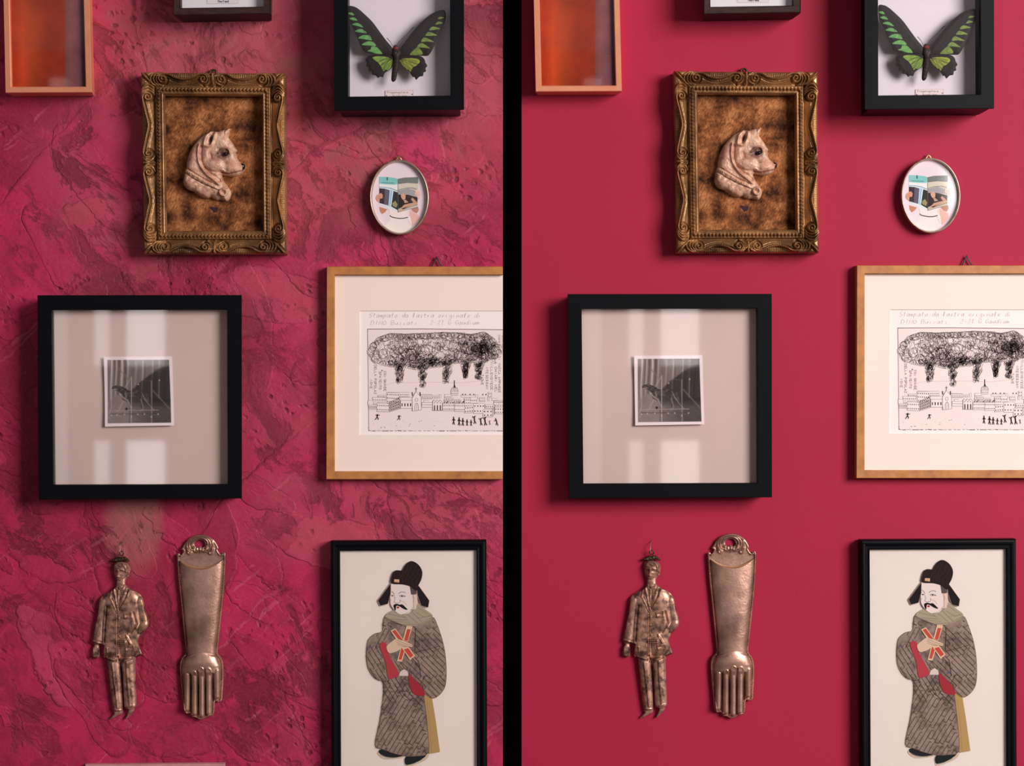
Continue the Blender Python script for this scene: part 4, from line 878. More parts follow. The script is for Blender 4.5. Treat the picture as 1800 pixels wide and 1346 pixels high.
    # left block
    box(90,935,140,980,0,0); box(185,885,270,925,1,7,tall=True); box(275,858,480,900,1,16); box(270,860,385,960,3,6,sk=6); box(135,905,258,950,1,7,sk=2); box(140,950,185,985,1,4)
    box(95,975,175,1018,1,7,tall=True); box(175,960,290,1040,2,6,sk=4)
    q = [(290,955),(395,900),(395,1012),(292,1044)]; dr.poly(z(q), (214, 194, 190), 5); dr.line(z(q), .6, ink, 7, closed=True)
    for r_ in range(4):
        f0, f1 = r_ / 4, (r_ + .72) / 4
        for c_ in range(6):
            xa = 297 + c_ * 16; ta = (xa - 290) / 105; yt = 955 - 55 * ta; yb = 1044 - 32 * ta; ya = yt + (yb - yt) * (f0 + .05); yc = yt + (yb - yt) * f1
            dr.poly(z([(xa, ya), (xa + 9, ya - 3), (xa + 9, yc - 3), (xa, yc)]), ink if (c_ + r_) % 3 else ink2, 7)
        dr.line(z([(290, 955 + 89 * f0), (395, 900 + 112 * f0)]), .5, ink, 8)
    box(395,905,508,935); box(400,935,508,1010,1,4,tall=True)
    q = [(508,915),(545,850),(595,905),(597,1025),(512,1035)]; dr.poly(z(q), (232, 214, 210), 8); dr.line(z(q), .6, ink, 9, closed=True)
    dr.line(z(ell(550, 930, 14, 16, 14)), .5, ink, 9, closed=True); dr.line(z([(535,1030),(535,985),(542,966),(552,960),(562,966),(568,985),(569,1026)]), .55, ink, 9); dr.line(z([(552,962),(552,1028)]), .4, ink, 9)
    dr.line(z([(547,812),(547,850)]), .7, ink, 9); dr.line(z([(536,824),(560,824)]), .6, ink, 9); dr.line(z([(510,856),(514,890)]), 1.2, ink, 9); dr.line(z([(585,856),(587,890)]), 1.2, ink, 9)
    # right blocks
    q = [(703,945),(716,928),(730,950),(745,928),(758,950),(775,928),(795,952),(792,1030),(703,1030)]; dr.poly(z(q), (230, 212, 208), 8); dr.line(z(q), .55, ink, 9, closed=True)
    for xq in (715, 742, 770): dr.poly(z([(xq, 1028), (xq, 985), (xq + 6, 976), (xq + 12, 985), (xq + 12, 1028)]), ink2, 9); dr.poly(z(ell(xq + 5, 958, 4, 5, 8)), ink, 9)
    box(797,965,908,1033,2,9,ww=.4); box(910,965,1008,1040,2,7,sk=0); box(1005,990,1088,1055,2,4,sk=-6); box(1090,962,1195,1058,2,4,tall=False)
    for c_ in range(24): xq = 800 + rd.uniform(0, 200); dr.line(z([(xq, 962), (xq + rd.uniform(8, 24), 940)]), .4, ink, 9)
    box(1290,975,1400,1020,2,5,tall=False); box(1290,1000,1400,1062,2,5); box(1180,1022,1270,1090,2,3); q = [(1270,1022),(1285,1000),(1285,1068),(1270,1090)]; dr.poly(z(q), (214, 196, 192), 8); dr.line(z(q), .5, ink, 9, closed=True)
    box(1200,975,1280,1010,1,4)
    # running figures
    def man(x, y, s, pose):
        P_ = {'run': [[(-14,2),(0,6),(18,2)],[(0,0),(-3,20)],[(-3,20),(-16,36),(-20,40)],[(-3,20),(8,28),(2,40)]],
              'stand': [[(-12,24),(0,10),(13,26)],[(0,4),(0,30)],[(0,30),(-7,58)],[(0,30),(8,60)]],
              'up': [[(-16,-4),(0,12),(10,-10)],[(0,8),(3,32)],[(3,32),(-2,58)],[(3,32),(16,56)]],
              'bend': [[(-2,10),(-12,22)],[(2,4),(10,28)],[(10,28),(4,56)],[(10,28),(22,60)]]}[pose]
        for i, l in enumerate(P_): dr.line(z([(x + a * s, y + b * s) for a, b in l]), (1.5 if i == 1 else .9) * s, (26, 16, 18), 9)
        dr.poly(z(ell(x, y - 1 * s, 4.5 * s, 5 * s, 8)), (26, 16, 18), 9)
    man(182, 1070, 1.2, 'run'); man(388, 1080, 1.0, 'run')
    for x, y, s, p in ((903,1095,1.15,'stand'),(955,1100,1.2,'stand'),(990,1108,1.1,'stand'),(1030,1118,.95,'stand'),(1068,1122,.9,'stand'),(1098,1090,1.15,'up'),(1158,1108,1.1,'up'),(1198,1100,1.25,'up'),(1243,1130,.62,'up'),(1300,1108,1.1,'bend')): man(x, y, s, p)
    for i in range(26): px_, py_ = rd.uniform(110, 1380), rd.uniform(1120, 1212); dr.poly(z(ell(px_, py_, 2.2, 1.8, 6)), ink2, 3)
    for x, y in ((358,1172),(480,1175),(490,1160),(575,1133),(595,1128),(720,1175)): dr.poly(z(ell(x, y, 4, 3, 6)), ink, 3)
    # lettering, reading downwards
    for s_, cx, y0, y1 in (('CON GRANDE', 262, 658, 850), ('SPAVENTO', 218, 662, 838), ("DELLA POPOLAZ", 172, 600, 880), ('IONE', 132, 738, 828),
                          ('MAMMELLA DI VACCA APPARSE', 1345, 318, 868), ('A CHIARI NEL', 1312, 570, 862), ('MILLENOVECE', 1272, 575, 842), ('NTESESSAN', 1228, 622, 832), ('TADUE', 1184, 690, 792), ('GRANDE', 1382, 318, 450)):
        q = z([(cx, y0), (cx, y1)]); text(dr, s_, q[0][0], q[0][1], 3.9, .5, (92, 66, 66), width=q[1][1] - q[0][1], rot=True, jit=.25, lev=4, seed=len(s_))
    dr.poly(z(ell(225, 653, 6, 6, 8)), ink, 4)
    # pencil note above the plate
    pc = (196, 174, 172)
    text(dr, 'Stampato da lastra originale di', 649, 549.5, 8.2, .5, pc, width=198, slant=.25, jit=.3)
    text(dr, 'DINO Buzzati', 652, 563.5, 7.2, .5, pc, width=84, slant=.2, jit=.3); text(dr, '2-21 G Gaudium', 756, 562.5, 7.6, .5, pc, width=88, slant=.25, jit=.3)
    dr.build('etched_image', PA, pp)
    tube('hanging_loop', [(759, 470), (767.2, 452.2), (777, 470)], 1.35, mat('black_wire', (24, 20, 22), .5), (767, 460, .004), t, closed=True)
    return t
t = etching()
r_ = copy_thing(t, 'honey wooden frame with scribbled cloud etching on smooth right wall, running off the right edge')
# the left one ends where the textured wall ends
def cut(o, limit):
    off = o.location.x; q = o.parent
    while q is not None: off += q.location.x; q = q.parent
    me = o.data.copy(); o.data = me; bm = bmesh.new(); bm.from_mesh(me)
    bmesh.ops.bisect_plane(bm, geom=bm.verts[:] + bm.edges[:] + bm.faces[:], plane_co=(limit - off, 0, 0), plane_no=(1, 0, 0), clear_outer=True)
    if o.name.split('.')[0] in ('frame', 'print_sheet', 'mat_board', 'glass'):
        be = [e for e in bm.edges if e.is_boundary and all(abs(v.co.x - (limit - off)) < 1e-6 for v in e.verts)]
        try: bmesh.ops.triangle_fill(bm, edges=be, use_beauty=True)
        except Exception: pass
    bm.to_mesh(me); bm.free()
for o in t.children:
    if o.name.startswith('hanging'): continue
    cut(o, XL - .0001)
    for g in o.children: cut(g, XL - .0001)

# ------------------------------------------------------------------ tall black frame with paper figure
def figure_frame():
    d = .022; A = (718, 1346, d); f4 = Z(3.234, 570, 930); f5 = Z(6.41, 640, 970)
    t = thing('picture_frame', 'tall black frame with robed figure collage, on textured left wall', 'picture frame', (718, 1425, 0), 'tall black frames')
    O = [(580.8, 951), (854.6, 949.3), (856.3, 1425), (583, 1426)]; I = [(597.3, 968), (837.5, 966.6), (838.6, 1409), (599.3, 1410)]
    frame_mesh('frame', O, I, [(.15, .15, -d), (0, .0, -d + .003), (0, 0, -.003), (.12, .12, -.0006), (.3, .3, 0), (.5, .5, -.0004), (.6, .6, -.0016), (.75, .75, -.0018), (.88, .88, -.001), (1, 1, -.002), (1, 1, -.0075)], BLK, A, t)
    slab('backing_paper', [(594, 964), (841, 964), (841, 1412), (594, 1412)], -.001, 0, mat('cream_paper', (238, 223, 214), .85, var=(6, .35, .7), col2=(232, 216, 207), bump=(600, .15, .0003)), (718, 1187, .0155), t)
    slab('glass', [(597.6, 967.6), (838, 967), (838.6, 1409), (599, 1410)], -.001, 0, glass_mat(), (718, 1187, .0195), t)
    FA = (716, 1150, .0158)
    def fabric(name, col, a):
        m = mat(name, col, .85, var=(45, .35, .7), col2=a, bump=(500, .3, .0005), spec=.15); return m
    robe = cr([(345,495),(332,545),(328,582),(290,592),(255,620),(243,650),(238,720),(245,780),(270,830),(305,858),(330,866),(335,930),(325,1020),(310,1110),(288,1228),(330,1250),(400,1275),(470,1290),(530,1288),(592,1270),(590,1150),(578,1030),(568,935),(600,955),(630,958),(665,930),(688,890),(695,820),(690,720),(675,640),(660,590),(640,535),(615,498),(540,520),(470,545),(400,530)], 3)
    rp = f4(robe)
    rb = relief('figure', rp, lambda x, y, dd: .6 + .5 * np.clip(dd, 0, 1), vmat('patterned_robe_cloth', .85, bump=(500, .3, .0005), spec=.15), FA, t, .8,
                lambda x, y, dd: lincol(np.array((152, 130, 118)) * (1 - .30 * np.clip((nz(x, y, 15, 31) * .6 + nz(x, y, 5, 33) * .4 - .40) * 2, 0, 1))[:, None] * (.93 + .12 * nz(x, y, 2, 32))[:, None]))
    rb['label'] = 'grey brown robe with fret pattern on paper figure'
    dr = Draw(); z0 = 16; rd = random.Random(9); lc = (78, 62, 58)
    # key-fret: diagonal strokes with hooks, kept inside the cloth
    rpa = f4(robe)
    def inside(p, poly=rpa): return bool(pip(np.array([p[0]]), np.array([p[1]]), poly)[0])
    excl = [f4(q) for q in ([(315,645),(360,640),(425,835),(360,850)],[(475,820),(575,945),(500,940)],[(375,560),(500,545),(515,740),(415,755),(350,700)],[(345,495),(618,490),(520,550),(400,530)])]
    def seg(p, q):
        n = max(2, int(math.hypot(q[0] - p[0], q[1] - p[1]) / 1.2)); cur = []
        for i in range(n + 1):
            w_ = (p[0] + (q[0] - p[0]) * i / n, p[1] + (q[1] - p[1]) * i / n)
            if inside(w_) and not any(inside(w_, e) for e in excl): cur.append(w_)
            else:
                if len(cur) > 1: dr.line(cur, .65, lc, z0)
                cur = []
        if len(cur) > 1: dr.line(cur, .65, lc, z0)
    zones = [((655,1185,755,1330), 1.02, 1), ((640,1110,705,1200), 1.0, -1), ((700,1090,790,1230), .78, -1), ((670,1085,720,1120), 1.1, 1)]
    for (x0, y0, x1, y1), ang, sg in zones:
        ca, sa = math.cos(ang) * sg * -1, math.sin(ang); pitch = 7.4; ox, oy = (x0 + x1) / 2, (y0 + y1) / 2; R = max(x1 - x0, y1 - y0) * .75
        k_ = int(R / pitch)
        for i in range(-k_, k_ + 1):
            tpos = -R + (i * 7.3) % 14
            while tpos < R:
                L_ = 22 + ((i * 37 + int(tpos)) % 3) * 10
                def pt(a, b): return (ox + ca * a - sa * b, oy + sa * a + ca * b)
                a0, a1 = tpos, tpos + L_; b = i * pitch
                for u_, v_ in ((pt(a0, b), pt(a1, b)), (pt(a1, b), pt(a1, b + pitch * .95)), (pt(a1, b + pitch * .95), pt(a1 - 5, b + pitch * .95)), (pt(a0, b), pt(a0, b - pitch * .5))):
                    if x0 <= u_[0] <= x1 and y0 <= u_[1] <= y1: seg(u_, v_)
                tpos += L_ + 4.0
    for pl in ([(520,560),(516,690)], [(516,700),(660,662)], [(540,760),(550,840)], [(475,700),(540,780)], [(330,866),(370,860)], [(478,820),(550,885)], [(570,935),(556,880)]): dr.line(f4(pl), .8, (66, 52, 50), z0)
    dr.line(rp, .5, (88, 70, 64), z0, closed=True)
    for x, y in ((262,668),(250,680),(530,822),(540,816)): dr.poly(f4(ell(x, y, 7, 5, 8)), (92, 96, 120), z0)
    dr.build('robe_lines', FA, rb)
    def piece(name, build, base=0.0):
        q = Draw(); build(q); return q.build(name, (FA[0], FA[1], FA[2] + base), rb)
    piece('skirt_panel', lambda q: (q.poly(f4([(566,935),(612,955),(632,1080),(658,1265),(596,1276),(585,1100)]), (180, 146, 94), 8), q.line(f4([(612,958),(632,1080),(657,1263)]), .7, (196, 164, 100), 9), q.line(f4([(585,970),(600,1120),(612,1268)]), .4, (150, 118, 62), 9)))
    def shoe1(q): q.poly(f4(cr([(303,1276),(318,1252),(360,1258),(452,1290),(420,1302),(345,1306)], 3)), (206, 182, 160), 3); q.poly(f4(cr([(310,1270),(324,1250),(400,1268),(448,1287),(400,1296),(350,1292)], 3)), (34, 36, 40), 4); q.line(f4([(318,1282),(360,1298),(420,1297)]), .6, (60, 110, 96), 5)
    def shoe2(q): q.poly(f4(cr([(459,1342),(462,1292),(560,1284),(596,1280),(575,1312),(520,1336),(478,1350)], 3)), (206, 182, 160), 3); q.poly(f4(cr([(461,1336),(464,1292),(530,1286),(578,1286),(545,1312),(500,1334)], 3)), (30, 34, 38), 4); q.line(f4([(468,1340),(510,1330),(556,1308)]), .6, (60, 110, 96), 5)
    piece('shoe', shoe1); piece('shoe', shoe2)
    cp = f4(cr([(345,495),(395,458),(430,480),(480,478),(510,455),(535,420),(575,455),(618,492),(580,525),(520,548),(455,545),(400,525)], 3))
    def collar(q):
        q.poly(cp, (170, 154, 132), 18)
        for pl in ([(365,480),(460,500),(470,515),(380,510)], [(400,520),(490,530),(440,480)], [(470,480),(540,540)], [(500,470),(560,530)], [(530,440),(600,490),(530,505)], [(520,470),(570,500),(610,490)], [(350,500),(440,540),(540,540),(615,498)]): q.line(f4(pl), .55, (108, 94, 84), 19)
    piece('collar', collar)
    def head(q):
        q.poly(f5([(530,400),(592,428),(600,480),(602,570),(585,640),(540,650),(500,560)]), (222, 196, 182), 20)
        q.poly(f5(cr([(306,350),(420,360),(515,385),(528,470),(552,520),(548,620),(520,660),(470,690),(410,702),(360,672),(322,628),(300,590),(296,500)], 3)), (232, 214, 208), 21)
        q.poly(f5([(515,385),(595,425),(592,470),(560,478),(530,475)]), (104, 94, 92), 22)
        for i in range(7): q.line(f5([(525 + i * 10, 395 + i * 5), (533 + i * 8, 478)]), .4, (52, 44, 44), 23)
        K = (40, 28, 30)
        for pl, w_ in (([(388,470),(410,452),(440,448),(468,458)], .7), ([(310,440),(328,455),(342,480)], .7), ([(398,492),(425,485),(470,500)], .8), ([(402,500),(440,502),(462,500)], .5), ([(302,490),(325,486),(338,494)], .8), ([(342,500),(350,530),(340,560),(365,572),(395,570),(408,555),(402,530)], .5), ([(412,545),(450,560),(480,600)], .35), ([(300,530),(310,545)], .35), ([(548,500),(565,520),(550,560)], .35), ([(555,470),(560,640)], .35), ([(300,590),(322,628),(360,672),(410,702),(470,690),(520,660),(548,620)], .35)):
            q.line(f5(cr(pl, 3, False)), w_, K if w_ > .4 else (150, 110, 96), 23)
        q.poly(f5(ell(428, 494, 8, 6, 8)), K, 24); q.poly(f5(ell(318, 492, 6, 6, 8)), K, 24)
        q.poly(f5(cr([(333,600),(350,585),(375,582),(400,590),(430,588),(460,612),(492,648),(450,640),(405,612),(375,602),(362,612),(356,658),(342,640)], 3)), (24, 18, 20), 25); q.poly(f5(ell(383, 622, 15, 11, 12)), (176, 40, 44), 24)
    piece('head', head)
    def hat(q):
        B_ = (40, 27, 28); B2 = (32, 27, 31); ed = (218, 178, 156)
        for fl in ([(302,352),(300,470),(268,582),(185,603),(160,545)], [(615,378),(735,545),(722,622),(645,602),(603,480),(598,420)]): q.line(f5(fl), 1.0, ed, 25, closed=True); q.poly(f5(fl), B2, 26)
        hp = cr([(308,352),(312,270),(335,220),(370,203),(430,205),(455,160),(490,120),(530,100),(580,115),(630,160),(658,230),(645,310),(615,370),(600,425),(575,428),(520,385),(430,362)], 3)
        q.poly(f5(hp), B_, 28)
        for pl in ([(450,190),(430,260),(380,330)], [(500,140),(460,240),(430,330)], [(540,130),(500,230),(460,340)], [(590,140),(560,230),(500,300),(500,350)], [(620,180),(600,250),(540,320),(560,390)], [(350,230),(340,290)], [(640,240),(590,330),(590,400)]): q.line(f5(pl), .5, (70, 52, 50), 29)
        bq = f5([(342,305),(398,308),(396,342),(340,335)]); q.poly(bq, (226, 180, 140), 30); q.line(f5([(352,330),(362,318),(372,332),(382,318)]), .5, (90, 50, 40), 31)
    piece('hat', hat)
    rc = (178, 62, 70)
    piece('cuff', lambda q: (q.poly(f4(cr([(315,652),(345,641),(353,655),(365,705),(395,760),(422,812),(420,832),(400,843),(364,846),(350,760),(327,700)], 3)), rc, 18)))
    piece('cuff', lambda q: (q.poly(f4(cr([(478,822),(512,850),(550,890),(571,925),(572,942),(540,946),(505,930),(484,880)], 3)), (160, 48, 58), 18), q.poly(f4([(424,832),(432,808),(455,794),(475,808),(479,833)]), (216, 198, 192), 18)))
    def tablets(q):
        cr_ = (224, 186, 154); re = (196, 76, 66)
        q.poly(f4([(468,548),(502,551),(442,752),(414,748)]), cr_, 20); q.poly(f4([(472,566),(492,568),(474,634),(455,628)]), re, 21); q.poly(f4([(441,668),(461,674),(438,741),(423,739)]), re, 21)
        q.poly(f4([(377,576),(404,562),(516,717),(488,743)]), cr_, 22); q.poly(f4([(386,579),(403,569),(446,626),(430,634)]), re, 23); q.poly(f4([(453,682),(478,674),(508,716),(489,730)]), re, 23)
    piece('crossed_tablets', tablets)
    def hand(q):
        q.poly(f4(cr([(354,665),(380,640),(408,621),(435,628),(470,640),(502,656),(498,668),(470,665),(448,664),(430,682),(402,696),(368,702)], 3)), (216, 186, 160), 25)
        for pl in ([(412,628),(450,645),(500,662)], [(410,638),(445,655),(490,668)], [(412,650),(440,662),(468,668)], [(420,622),(460,632),(488,645)]): q.line(f4(pl), .5, (120, 84, 72), 26)
    piece('hand', hand)
    return t
t = figure_frame(); copy_thing(t, 'tall black frame with robed figure collage, on smooth right wall', 932, -2)

# ------------------------------------------------------------------ tin votive man
def tinmat(name, a, b_, sc, rough=.42, metal=.75, lo=.4, hi=.62):
    return mat(name, a, rough, metal, var=(sc, lo, hi), col2=b_, bump=(350, .2, .0003))
def tin_man():
    z = Z(3.845, 140, 930); f = 3.845; d = .003; A = (211, 1110, d)
    t = thing('tin_figure', 'embossed tin man in suit, hanging on textured left wall', 'wall ornament', (211, 1262, 0), 'tin men')
    OL = z(cr([(240,226),(265,219),(300,221),(330,235),(344,265),(340,290),(333,315),(318,332),(311,352),(314,376),(345,402),(390,424),(420,450),(437,500),(446,550),(465,602),(468,640),(455,672),(420,708),(396,745),(402,785),(421,838),(414,852),(380,862),(380,1000),(382,1100),(386,1183),(374,1200),(370,1226),(345,1257),(315,1281),(311,1274),(326,1248),(330,1212),(307,1203),(300,1100),(290,980),(280,905),(276,905),(283,1000),(290,1100),(293,1212),(288,1246),(250,1265),(210,1284),(208,1277),(236,1245),(227,1225),(215,1130),(205,1050),(195,950),(188,872),(165,866),(168,800),(168,776),(134,784),(136,812),(136,850),(128,868),(112,867),(88,851),(93,800),(104,782),(88,752),(103,680),(120,600),(134,520),(135,480),(150,455),(180,434),(222,414),(250,381),(248,350),(238,312),(231,270),(232,242)], 3))
    def hf(x, y, dd):
        X = (x - 140) * f; Y = (y - 930) * f; c = lambda p, q, a, b, k=1.0: cap(X, Y, p, q, a, b, k * 1.15) / f
        r = lambda p, w_, hh: ridge(X, Y, p, w_, hh * 1.2); g = lambda *a: gs(X, Y, *a)
        h = 1.5 + 1.2 * np.clip(dd / 1.2, 0, 1)
        torso = np.maximum.reduce([c((235,500),(225,800),85,78,.34), c((320,500),(330,780),100,85,.34), c((270,450),(280,450),110,110,.22)]) * (Y > 385) * (Y < 868)
        armr = np.maximum(c((408,490),(440,630),38,30,.62), c((440,640),(345,742),30,24,.75)); arml = np.maximum(c((170,490),(140,620),36,30,.6), c((140,620),(126,745),30,34,.6))
        head = c((288,262),(278,312),54,36,.62); neck = c((283,340),(283,390),30,34,.5); legs = np.maximum(c((232,880),(262,1200),46,33,.62), c((325,880),(346,1180),52,42,.62)) * (Y > 862)
        hnd = c((112,795),(110,850),26,24,.45); shoe = np.maximum(c((268,1228),(220,1275),24,8,.5), c((350,1215),(318,1272),24,8,.5))
        h = h + np.maximum.reduce([torso, armr, arml, head, neck, legs, hnd, shoe])
        h -= r([(190,520),(180,640),(172,760)], 5, 2.6) + r([(372,560),(392,640),(350,700)], 5, 2.6) + r([(262,572),(262,860)], 3, 1.8)
        h += r([(255,570),(256,860)], 3, .9)
        for l in ([(222,412),(212,460),(226,478),(262,560)], [(238,402),(268,545)], [(345,402),(330,450),(322,470),(262,572)], [(322,392),(268,550)]): h += r(l, 4, 1.7)
        for l in ([(232,412),(222,462),(258,545)], [(332,408),(316,462),(272,545)]): h -= r(l, 4, 1.1)
        h += r([(272,410),(268,520)], 6, 1.8) - r([(282,420),(274,520)], 4, 1.2) + r([(252,380),(262,408),(275,398)], 5, 1.5) + r([(308,376),(300,402),(280,402)], 5, 1.5)
        h -= r([(246,384),(272,402),(314,378)], 4, 1.6)
        for b_ in ((272,597),(273,655),(277,718)): h += g(b_[0], b_[1], 6, 6, 2.2) - g(b_[0] + 7, b_[1] + 3, 5, 5, .8)
        for l in ([(310,566),(355,556),(358,590),(316,598),(310,566)], [(320,790),(370,783),(373,806),(323,815),(320,790)], [(176,800),(192,796),(193,828),(178,830)]): h += r(l, 3.5, 1.5)
        h -= g(335, 578, 18, 8, 1.4) + g(346, 799, 18, 7, 1.2)
        h += r([(325,712),(352,768)], 6, 1.6) - r([(316,722),(338,772)], 4, 1.6) + r([(90,750),(168,776)], 5, 1.5) - r([(92,764),(165,788)], 5, 2.6)
        h += c((318,752),(262,760),26,16,.5) * 1.0 - r([(325,700),(342,772)], 3, .8)
        for k_, yy in enumerate((742, 754, 766, 778)): h += r([(316, yy + 2), (250 + k_ * 2, yy + 4)], 4, 1.0) - r([(312, yy + 8), (250, yy + 10)], 2.5, .9)
        h += r([(168,862),(245,878),(262,846)], 5, 1.5) + r([(266,846),(278,876),(415,846)], 5, 1.5) - r([(170,874),(248,890),(262,862),(278,888),(415,860)], 5, 2.6)
        h += r([(228,900),(244,1040),(262,1200)], 5, 1.7) + r([(325,895),(334,1050),(346,1180)], 5, 1.7) - r([(285,900),(292,1000),(296,1200)], 6, 3.4)
        h += r([(230,1218),(290,1218)], 6, 1.4) + r([(308,1195),(384,1188)], 6, 1.4)
        h += r([(268,272),(265,316)], 6, 2.4) + g(265, 316, 10, 7, 1.0) - g(252, 288, 10, 7, 2.2) - g(292, 286, 12, 8, 2.2) + g(253, 288, 6, 4, 1.3) + g(292, 286, 7, 4, 1.3)
        h += r([(240,272),(258,270)], 4, 1.3) + r([(280,268),(306,274)], 4, 1.3) + r([(254,336),(276,336)], 3.5, 1.3) - r([(254,330),(276,330)], 2.5, 1.2) - r([(256,343),(274,343)], 3, 1.2)
        h += r(cr([(240,245),(262,232),(285,244),(305,238)], 3, False), 7, 1.8) + r(cr([(300,230),(318,250),(322,285)], 3, False), 8, 1.8) + r(ell(328, 300, 9, 15, 10, -1.8, 1.8), 4, 1.6)
        for k_ in range(4): h += r([(98 + k_ * 9, 800), (100 + k_ * 8, 858)], 3, 1.0)
        h += .06 * nz(x, y, 2.2, 40) + .25 * nz(x, y, 7, 41)
        return h
    m = tinmat('tarnished_tin', (186, 140, 118), (78, 52, 44), 120, .40, .55, .40, .64)
    body = relief('body', OL, hf, m, A, t, .42)
    dk = mat('dark_bronze', (84, 70, 54), .45, .8, var=(120, .4, .6), col2=(44, 34, 30))
    relief('ribbon_bow', z(cr([(219,206),(240,198),(262,184),(282,186),(302,182),(322,194),(341,214),(330,219),(305,206),(290,214),(262,218),(236,216)], 3)), lambda x, y, dd: 5 + 2.0 * np.clip(dd / 1.5, 0, 1) + 1.0 * nz(x, y, 2, 44), dk, A, t, .42, back=.001)
    tube('hanging_ring', ell(213.4, 972.6, 3.7, 3.7, 16), .95, dk, (213, 972, .008), t, closed=True)
    k_ = bpy.data.objects
    return t
t = tin_man(); copy_thing(t, 'embossed tin man in suit, hanging on smooth right wall')
def hook():
    z = Z(3.845, 140, 930)
    o = tube('wall_hook', z([(282,166),(272,150),(276,112),(278,100),(290,86)]), .55, mat('grey_wire', (150, 140, 132), .4, .7), (212, 962, .008), None, zs=[.0008, .001, 0, -.004, -.0078])
    o['label'] = 'thin grey wire hook above the tin man, in textured left wall'; o['category'] = 'wall hook'; o['group'] = 'wire hooks'
    return o
h_ = hook(); h2 = h_.copy(); C.objects.link(h2); h2.location = P(212 + 932, 960, .008); h2['label'] = 'thin grey wire hook above the tin man, in smooth right wall'

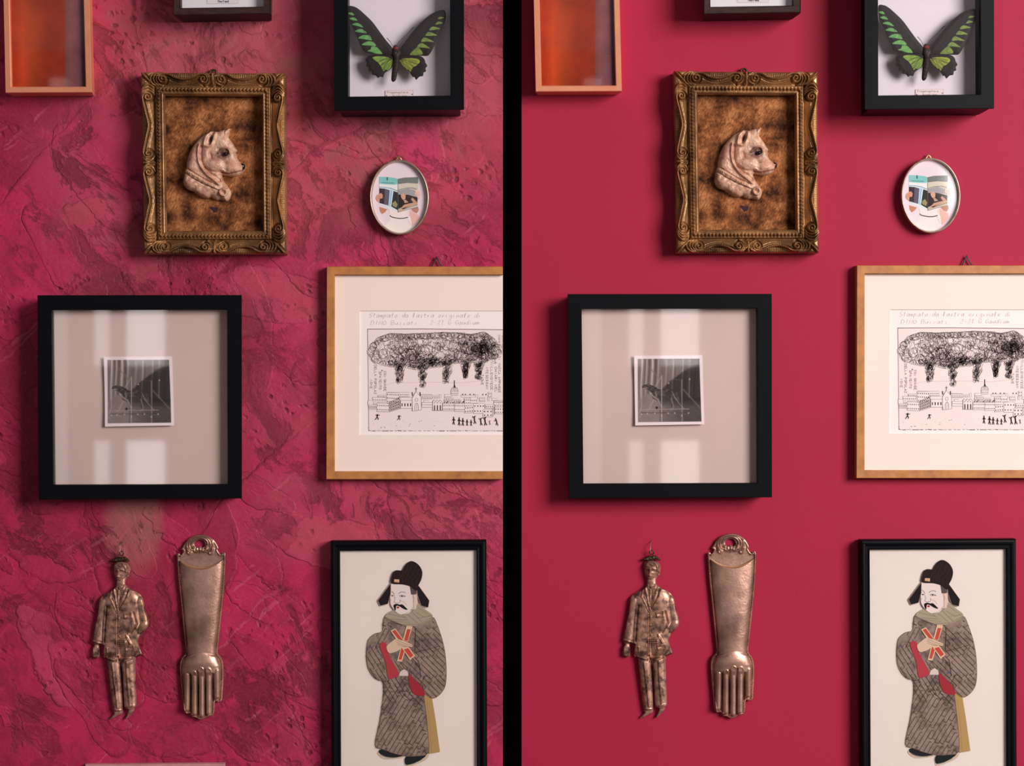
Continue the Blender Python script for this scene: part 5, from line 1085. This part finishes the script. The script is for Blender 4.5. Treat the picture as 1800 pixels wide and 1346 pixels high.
# ------------------------------------------------------------------ tin votive arm
def tin_arm():
    f = 3.738; z = Z(f, 290, 920); A = (355, 1100, .003)
    t = thing('tin_ornament', 'embossed tin forearm and hand pointing down, on textured left wall', 'wall ornament', (355, 1264, 0), 'tin arms')
    OLz = [(240,72),(285,81),(320,104),(343,138),(353,163),(346,170),(356,190),(370,202),(379,190),(392,190),(399,205),(397,300),(390,420),(376,560),(362,700),(351,800),(349,850),(372,882),(385,930),(386,1020),(381,1100),(376,1158),(352,1170),(331,1166),(328,1215),(317,1256),(280,1268),(262,1278),(232,1286),(205,1272),(182,1268),(168,1244),(142,1246),(124,1212),(112,1100),(103,1000),(100,930),(112,880),(138,848),(132,780),(120,650),(105,500),(92,380),(85,290),(80,212),(84,196),(95,195),(106,206),(118,190),(122,176),(108,168),(122,148),(140,115),(180,84)]
    OL = z(cr(OLz, 3)); hole = z(cr([(195,142),(200,118),(228,105),(255,112),(267,135),(262,150),(246,156),(232,148),(218,156),(204,152)], 3))
    inner = OL
    def hf(x, y, dd):
        X = (x - 290) * f; Y = (y - 920) * f; g = lambda *a: gs(X, Y, *a); r = lambda p, w_, hh: ridge(X, Y, p, w_, hh)
        h = 2.0 + 0 * x
        # rope edge
        dl, arc = segd(x, y, OL, True, 'arc'); low = Y > 205
        rope = np.maximum(0, 1 - ((dl - 1.7) / 1.8) ** 2) ** .5
        h += np.where(low, rope * (2.8 + 1.6 * np.cos(arc * 2 * math.pi / 2.6)), rope * 1.4)
        # arm barrel
        arcY = 292 - 56 * ((X - 238) / 140) ** 2
        L_ = np.interp(Y, [230, 290, 380, 500, 650, 780, 848, 900], [100, 104, 110, 122, 136, 148, 150, 150]); R_ = np.interp(Y, [230, 290, 420, 560, 700, 800, 850, 900], [384, 384, 376, 362, 348, 338, 334, 334])
        c_ = (L_ + R_) / 2; w_ = (R_ - L_) / 2; q = np.clip(1 - ((X - c_) / w_) ** 2, 0, 1); arm = 3 + 11 * np.sqrt(q)
        arm = np.where(q > 0, arm, 0) * np.clip((Y - arcY) / 5, 0, 1) * (Y < 880)
        # palm
        Lp = np.interp(Y, [830, 870, 930, 1000, 1150], [190, 142, 122, 124, 134]); Rp = np.interp(Y, [830, 870, 930, 1000, 1150], [290, 345, 366, 366, 360])
        cp = (Lp + Rp) / 2; wp = (Rp - Lp) / 2; qp = np.clip(1 - ((X - cp) / wp) ** 2, 0, 1)
        top = 826 + 55 * np.abs((X - 245) / 120) ** 2
        palm = np.where(qp > 0, 5 + 12 * np.sqrt(qp) * (.75 + .25 * np.exp(-((Y - 900) / 60) ** 2)), 0) * np.clip((Y - top) / 14, 0, 1) * np.clip((1090 - Y) / 120, 0, 1)
        fg = np.zeros_like(x)
        for a, b, r0, r1 in (((152, 985), (148, 1212), 25, 18), ((198, 975), (199, 1238), 25, 19), ((246, 960), (247, 1250), 25, 19), ((293, 965), (292, 1236), 25, 19), ((344, 960), (346, 1130), 26, 17)):
            fg = np.maximum(fg, cap(X, Y, a, b, r0, r1, 1.15) / f + 1)
        h += np.maximum(np.maximum(arm, palm), np.where(fg > 1.01, fg + 3, 0))
        for xg, y0, y1 in ((174, 990, 1236), (222, 965, 1250), (270, 955, 1250), (320, 985, 1160)): h -= r([(xg, y0), (xg, y1)], 6, 4.5)
        for xa, ya in ((198, 985), (246, 960), (293, 965)): h += r(ell(xa, ya, 17, 24, 10, math.pi, 2 * math.pi), 4, 1.2)
        h -= r(cr([(140, 882), (170, 880), (205, 866)], 3, False), 4, 1.0)
        # handle scrollwork
        for k_, (rx_, ry_) in enumerate(((52, 38), (70, 52), (86, 66))):
            h += np.where(Y < 215, r(ell(232, 132 + k_ * 5, rx_, ry_, 26, math.pi * .80 - k_ * .10, math.pi * 2.20 + k_ * .10), 6.0, 3.2), 0)
        for s_ in (-1, 1):
            h += np.where(Y < 215, r(cr([(232 + s_ * 42, 160), (232 + s_ * 34, 178), (232 + s_ * 18, 176), (232 + s_ * 20, 162)], 3, False), 9, 3.4), 0)
            h += np.where(Y < 215, r(cr([(232 + s_ * 84, 168), (232 + s_ * 78, 192), (232 + s_ * 66, 198)], 3, False), 7, 3.0), 0)
        h += g(232, 168, 9, 17, 4.5)
        h += .12 * nz(x, y, 2.5, 50) + .5 * nz(x, y, 14, 51)
        return h
    m = tinmat('rosy_tin', (196, 154, 136), (142, 108, 94), 22, .38, .75, .42, .62)
    relief('arm', OL, hf, m, A, t, .42, holes=[hole])
    ep = z(cr([(104,244),(140,268),(190,285),(238,290),(290,284),(340,265),(380,240)], 4, False)); n = len(ep)
    tube('brass_edge', ep, .8, mat('brass_line', (190, 142, 84), .4, .5), (355, 1100, .003), t, zs=[(4.5 + 7.5 * math.sin(math.pi * i / (n - 1)) ** .6) * S for i in range(n)])
    return t
t = tin_arm(); copy_thing(t, 'embossed tin forearm and hand pointing down, on smooth right wall')

# ------------------------------------------------------------------ pale frame at the foot of the left wall
def pale():
    d = .012; A = (272, 1400, d)
    t = thing('picture_frame', 'pale rose frame top edge peeking in below the tin man', 'picture frame', (272, 1560, 0))
    O = [(149.5, 1343.6), (394.5, 1341.8), (396, 1560), (149, 1560)]; I = [(163, 1357), (381, 1355.5), (382, 1546), (162.5, 1546)]
    frame_mesh('frame', O, I, [(.1, .1, -d), (0, 0, -d + .002), (0, 0, -.001), (.06, .06, 0), (.92, .92, 0), (1, 1, -.001), (1, 1, -.006)], mat('pale_rose_wood', (196, 140, 142), .5, var=(40, .3, .7), col2=(176, 118, 122)), A, t)
    slab('mount', [(160, 1353), (384, 1353), (385, 1549), (160, 1549)], -.001, 0, mat('white_card', (226, 220, 224)), (272, 1450, .006), t)
pale()
for o in list(bpy.data.objects):
    if o.name == 'tmp': bpy.data.objects.remove(o)
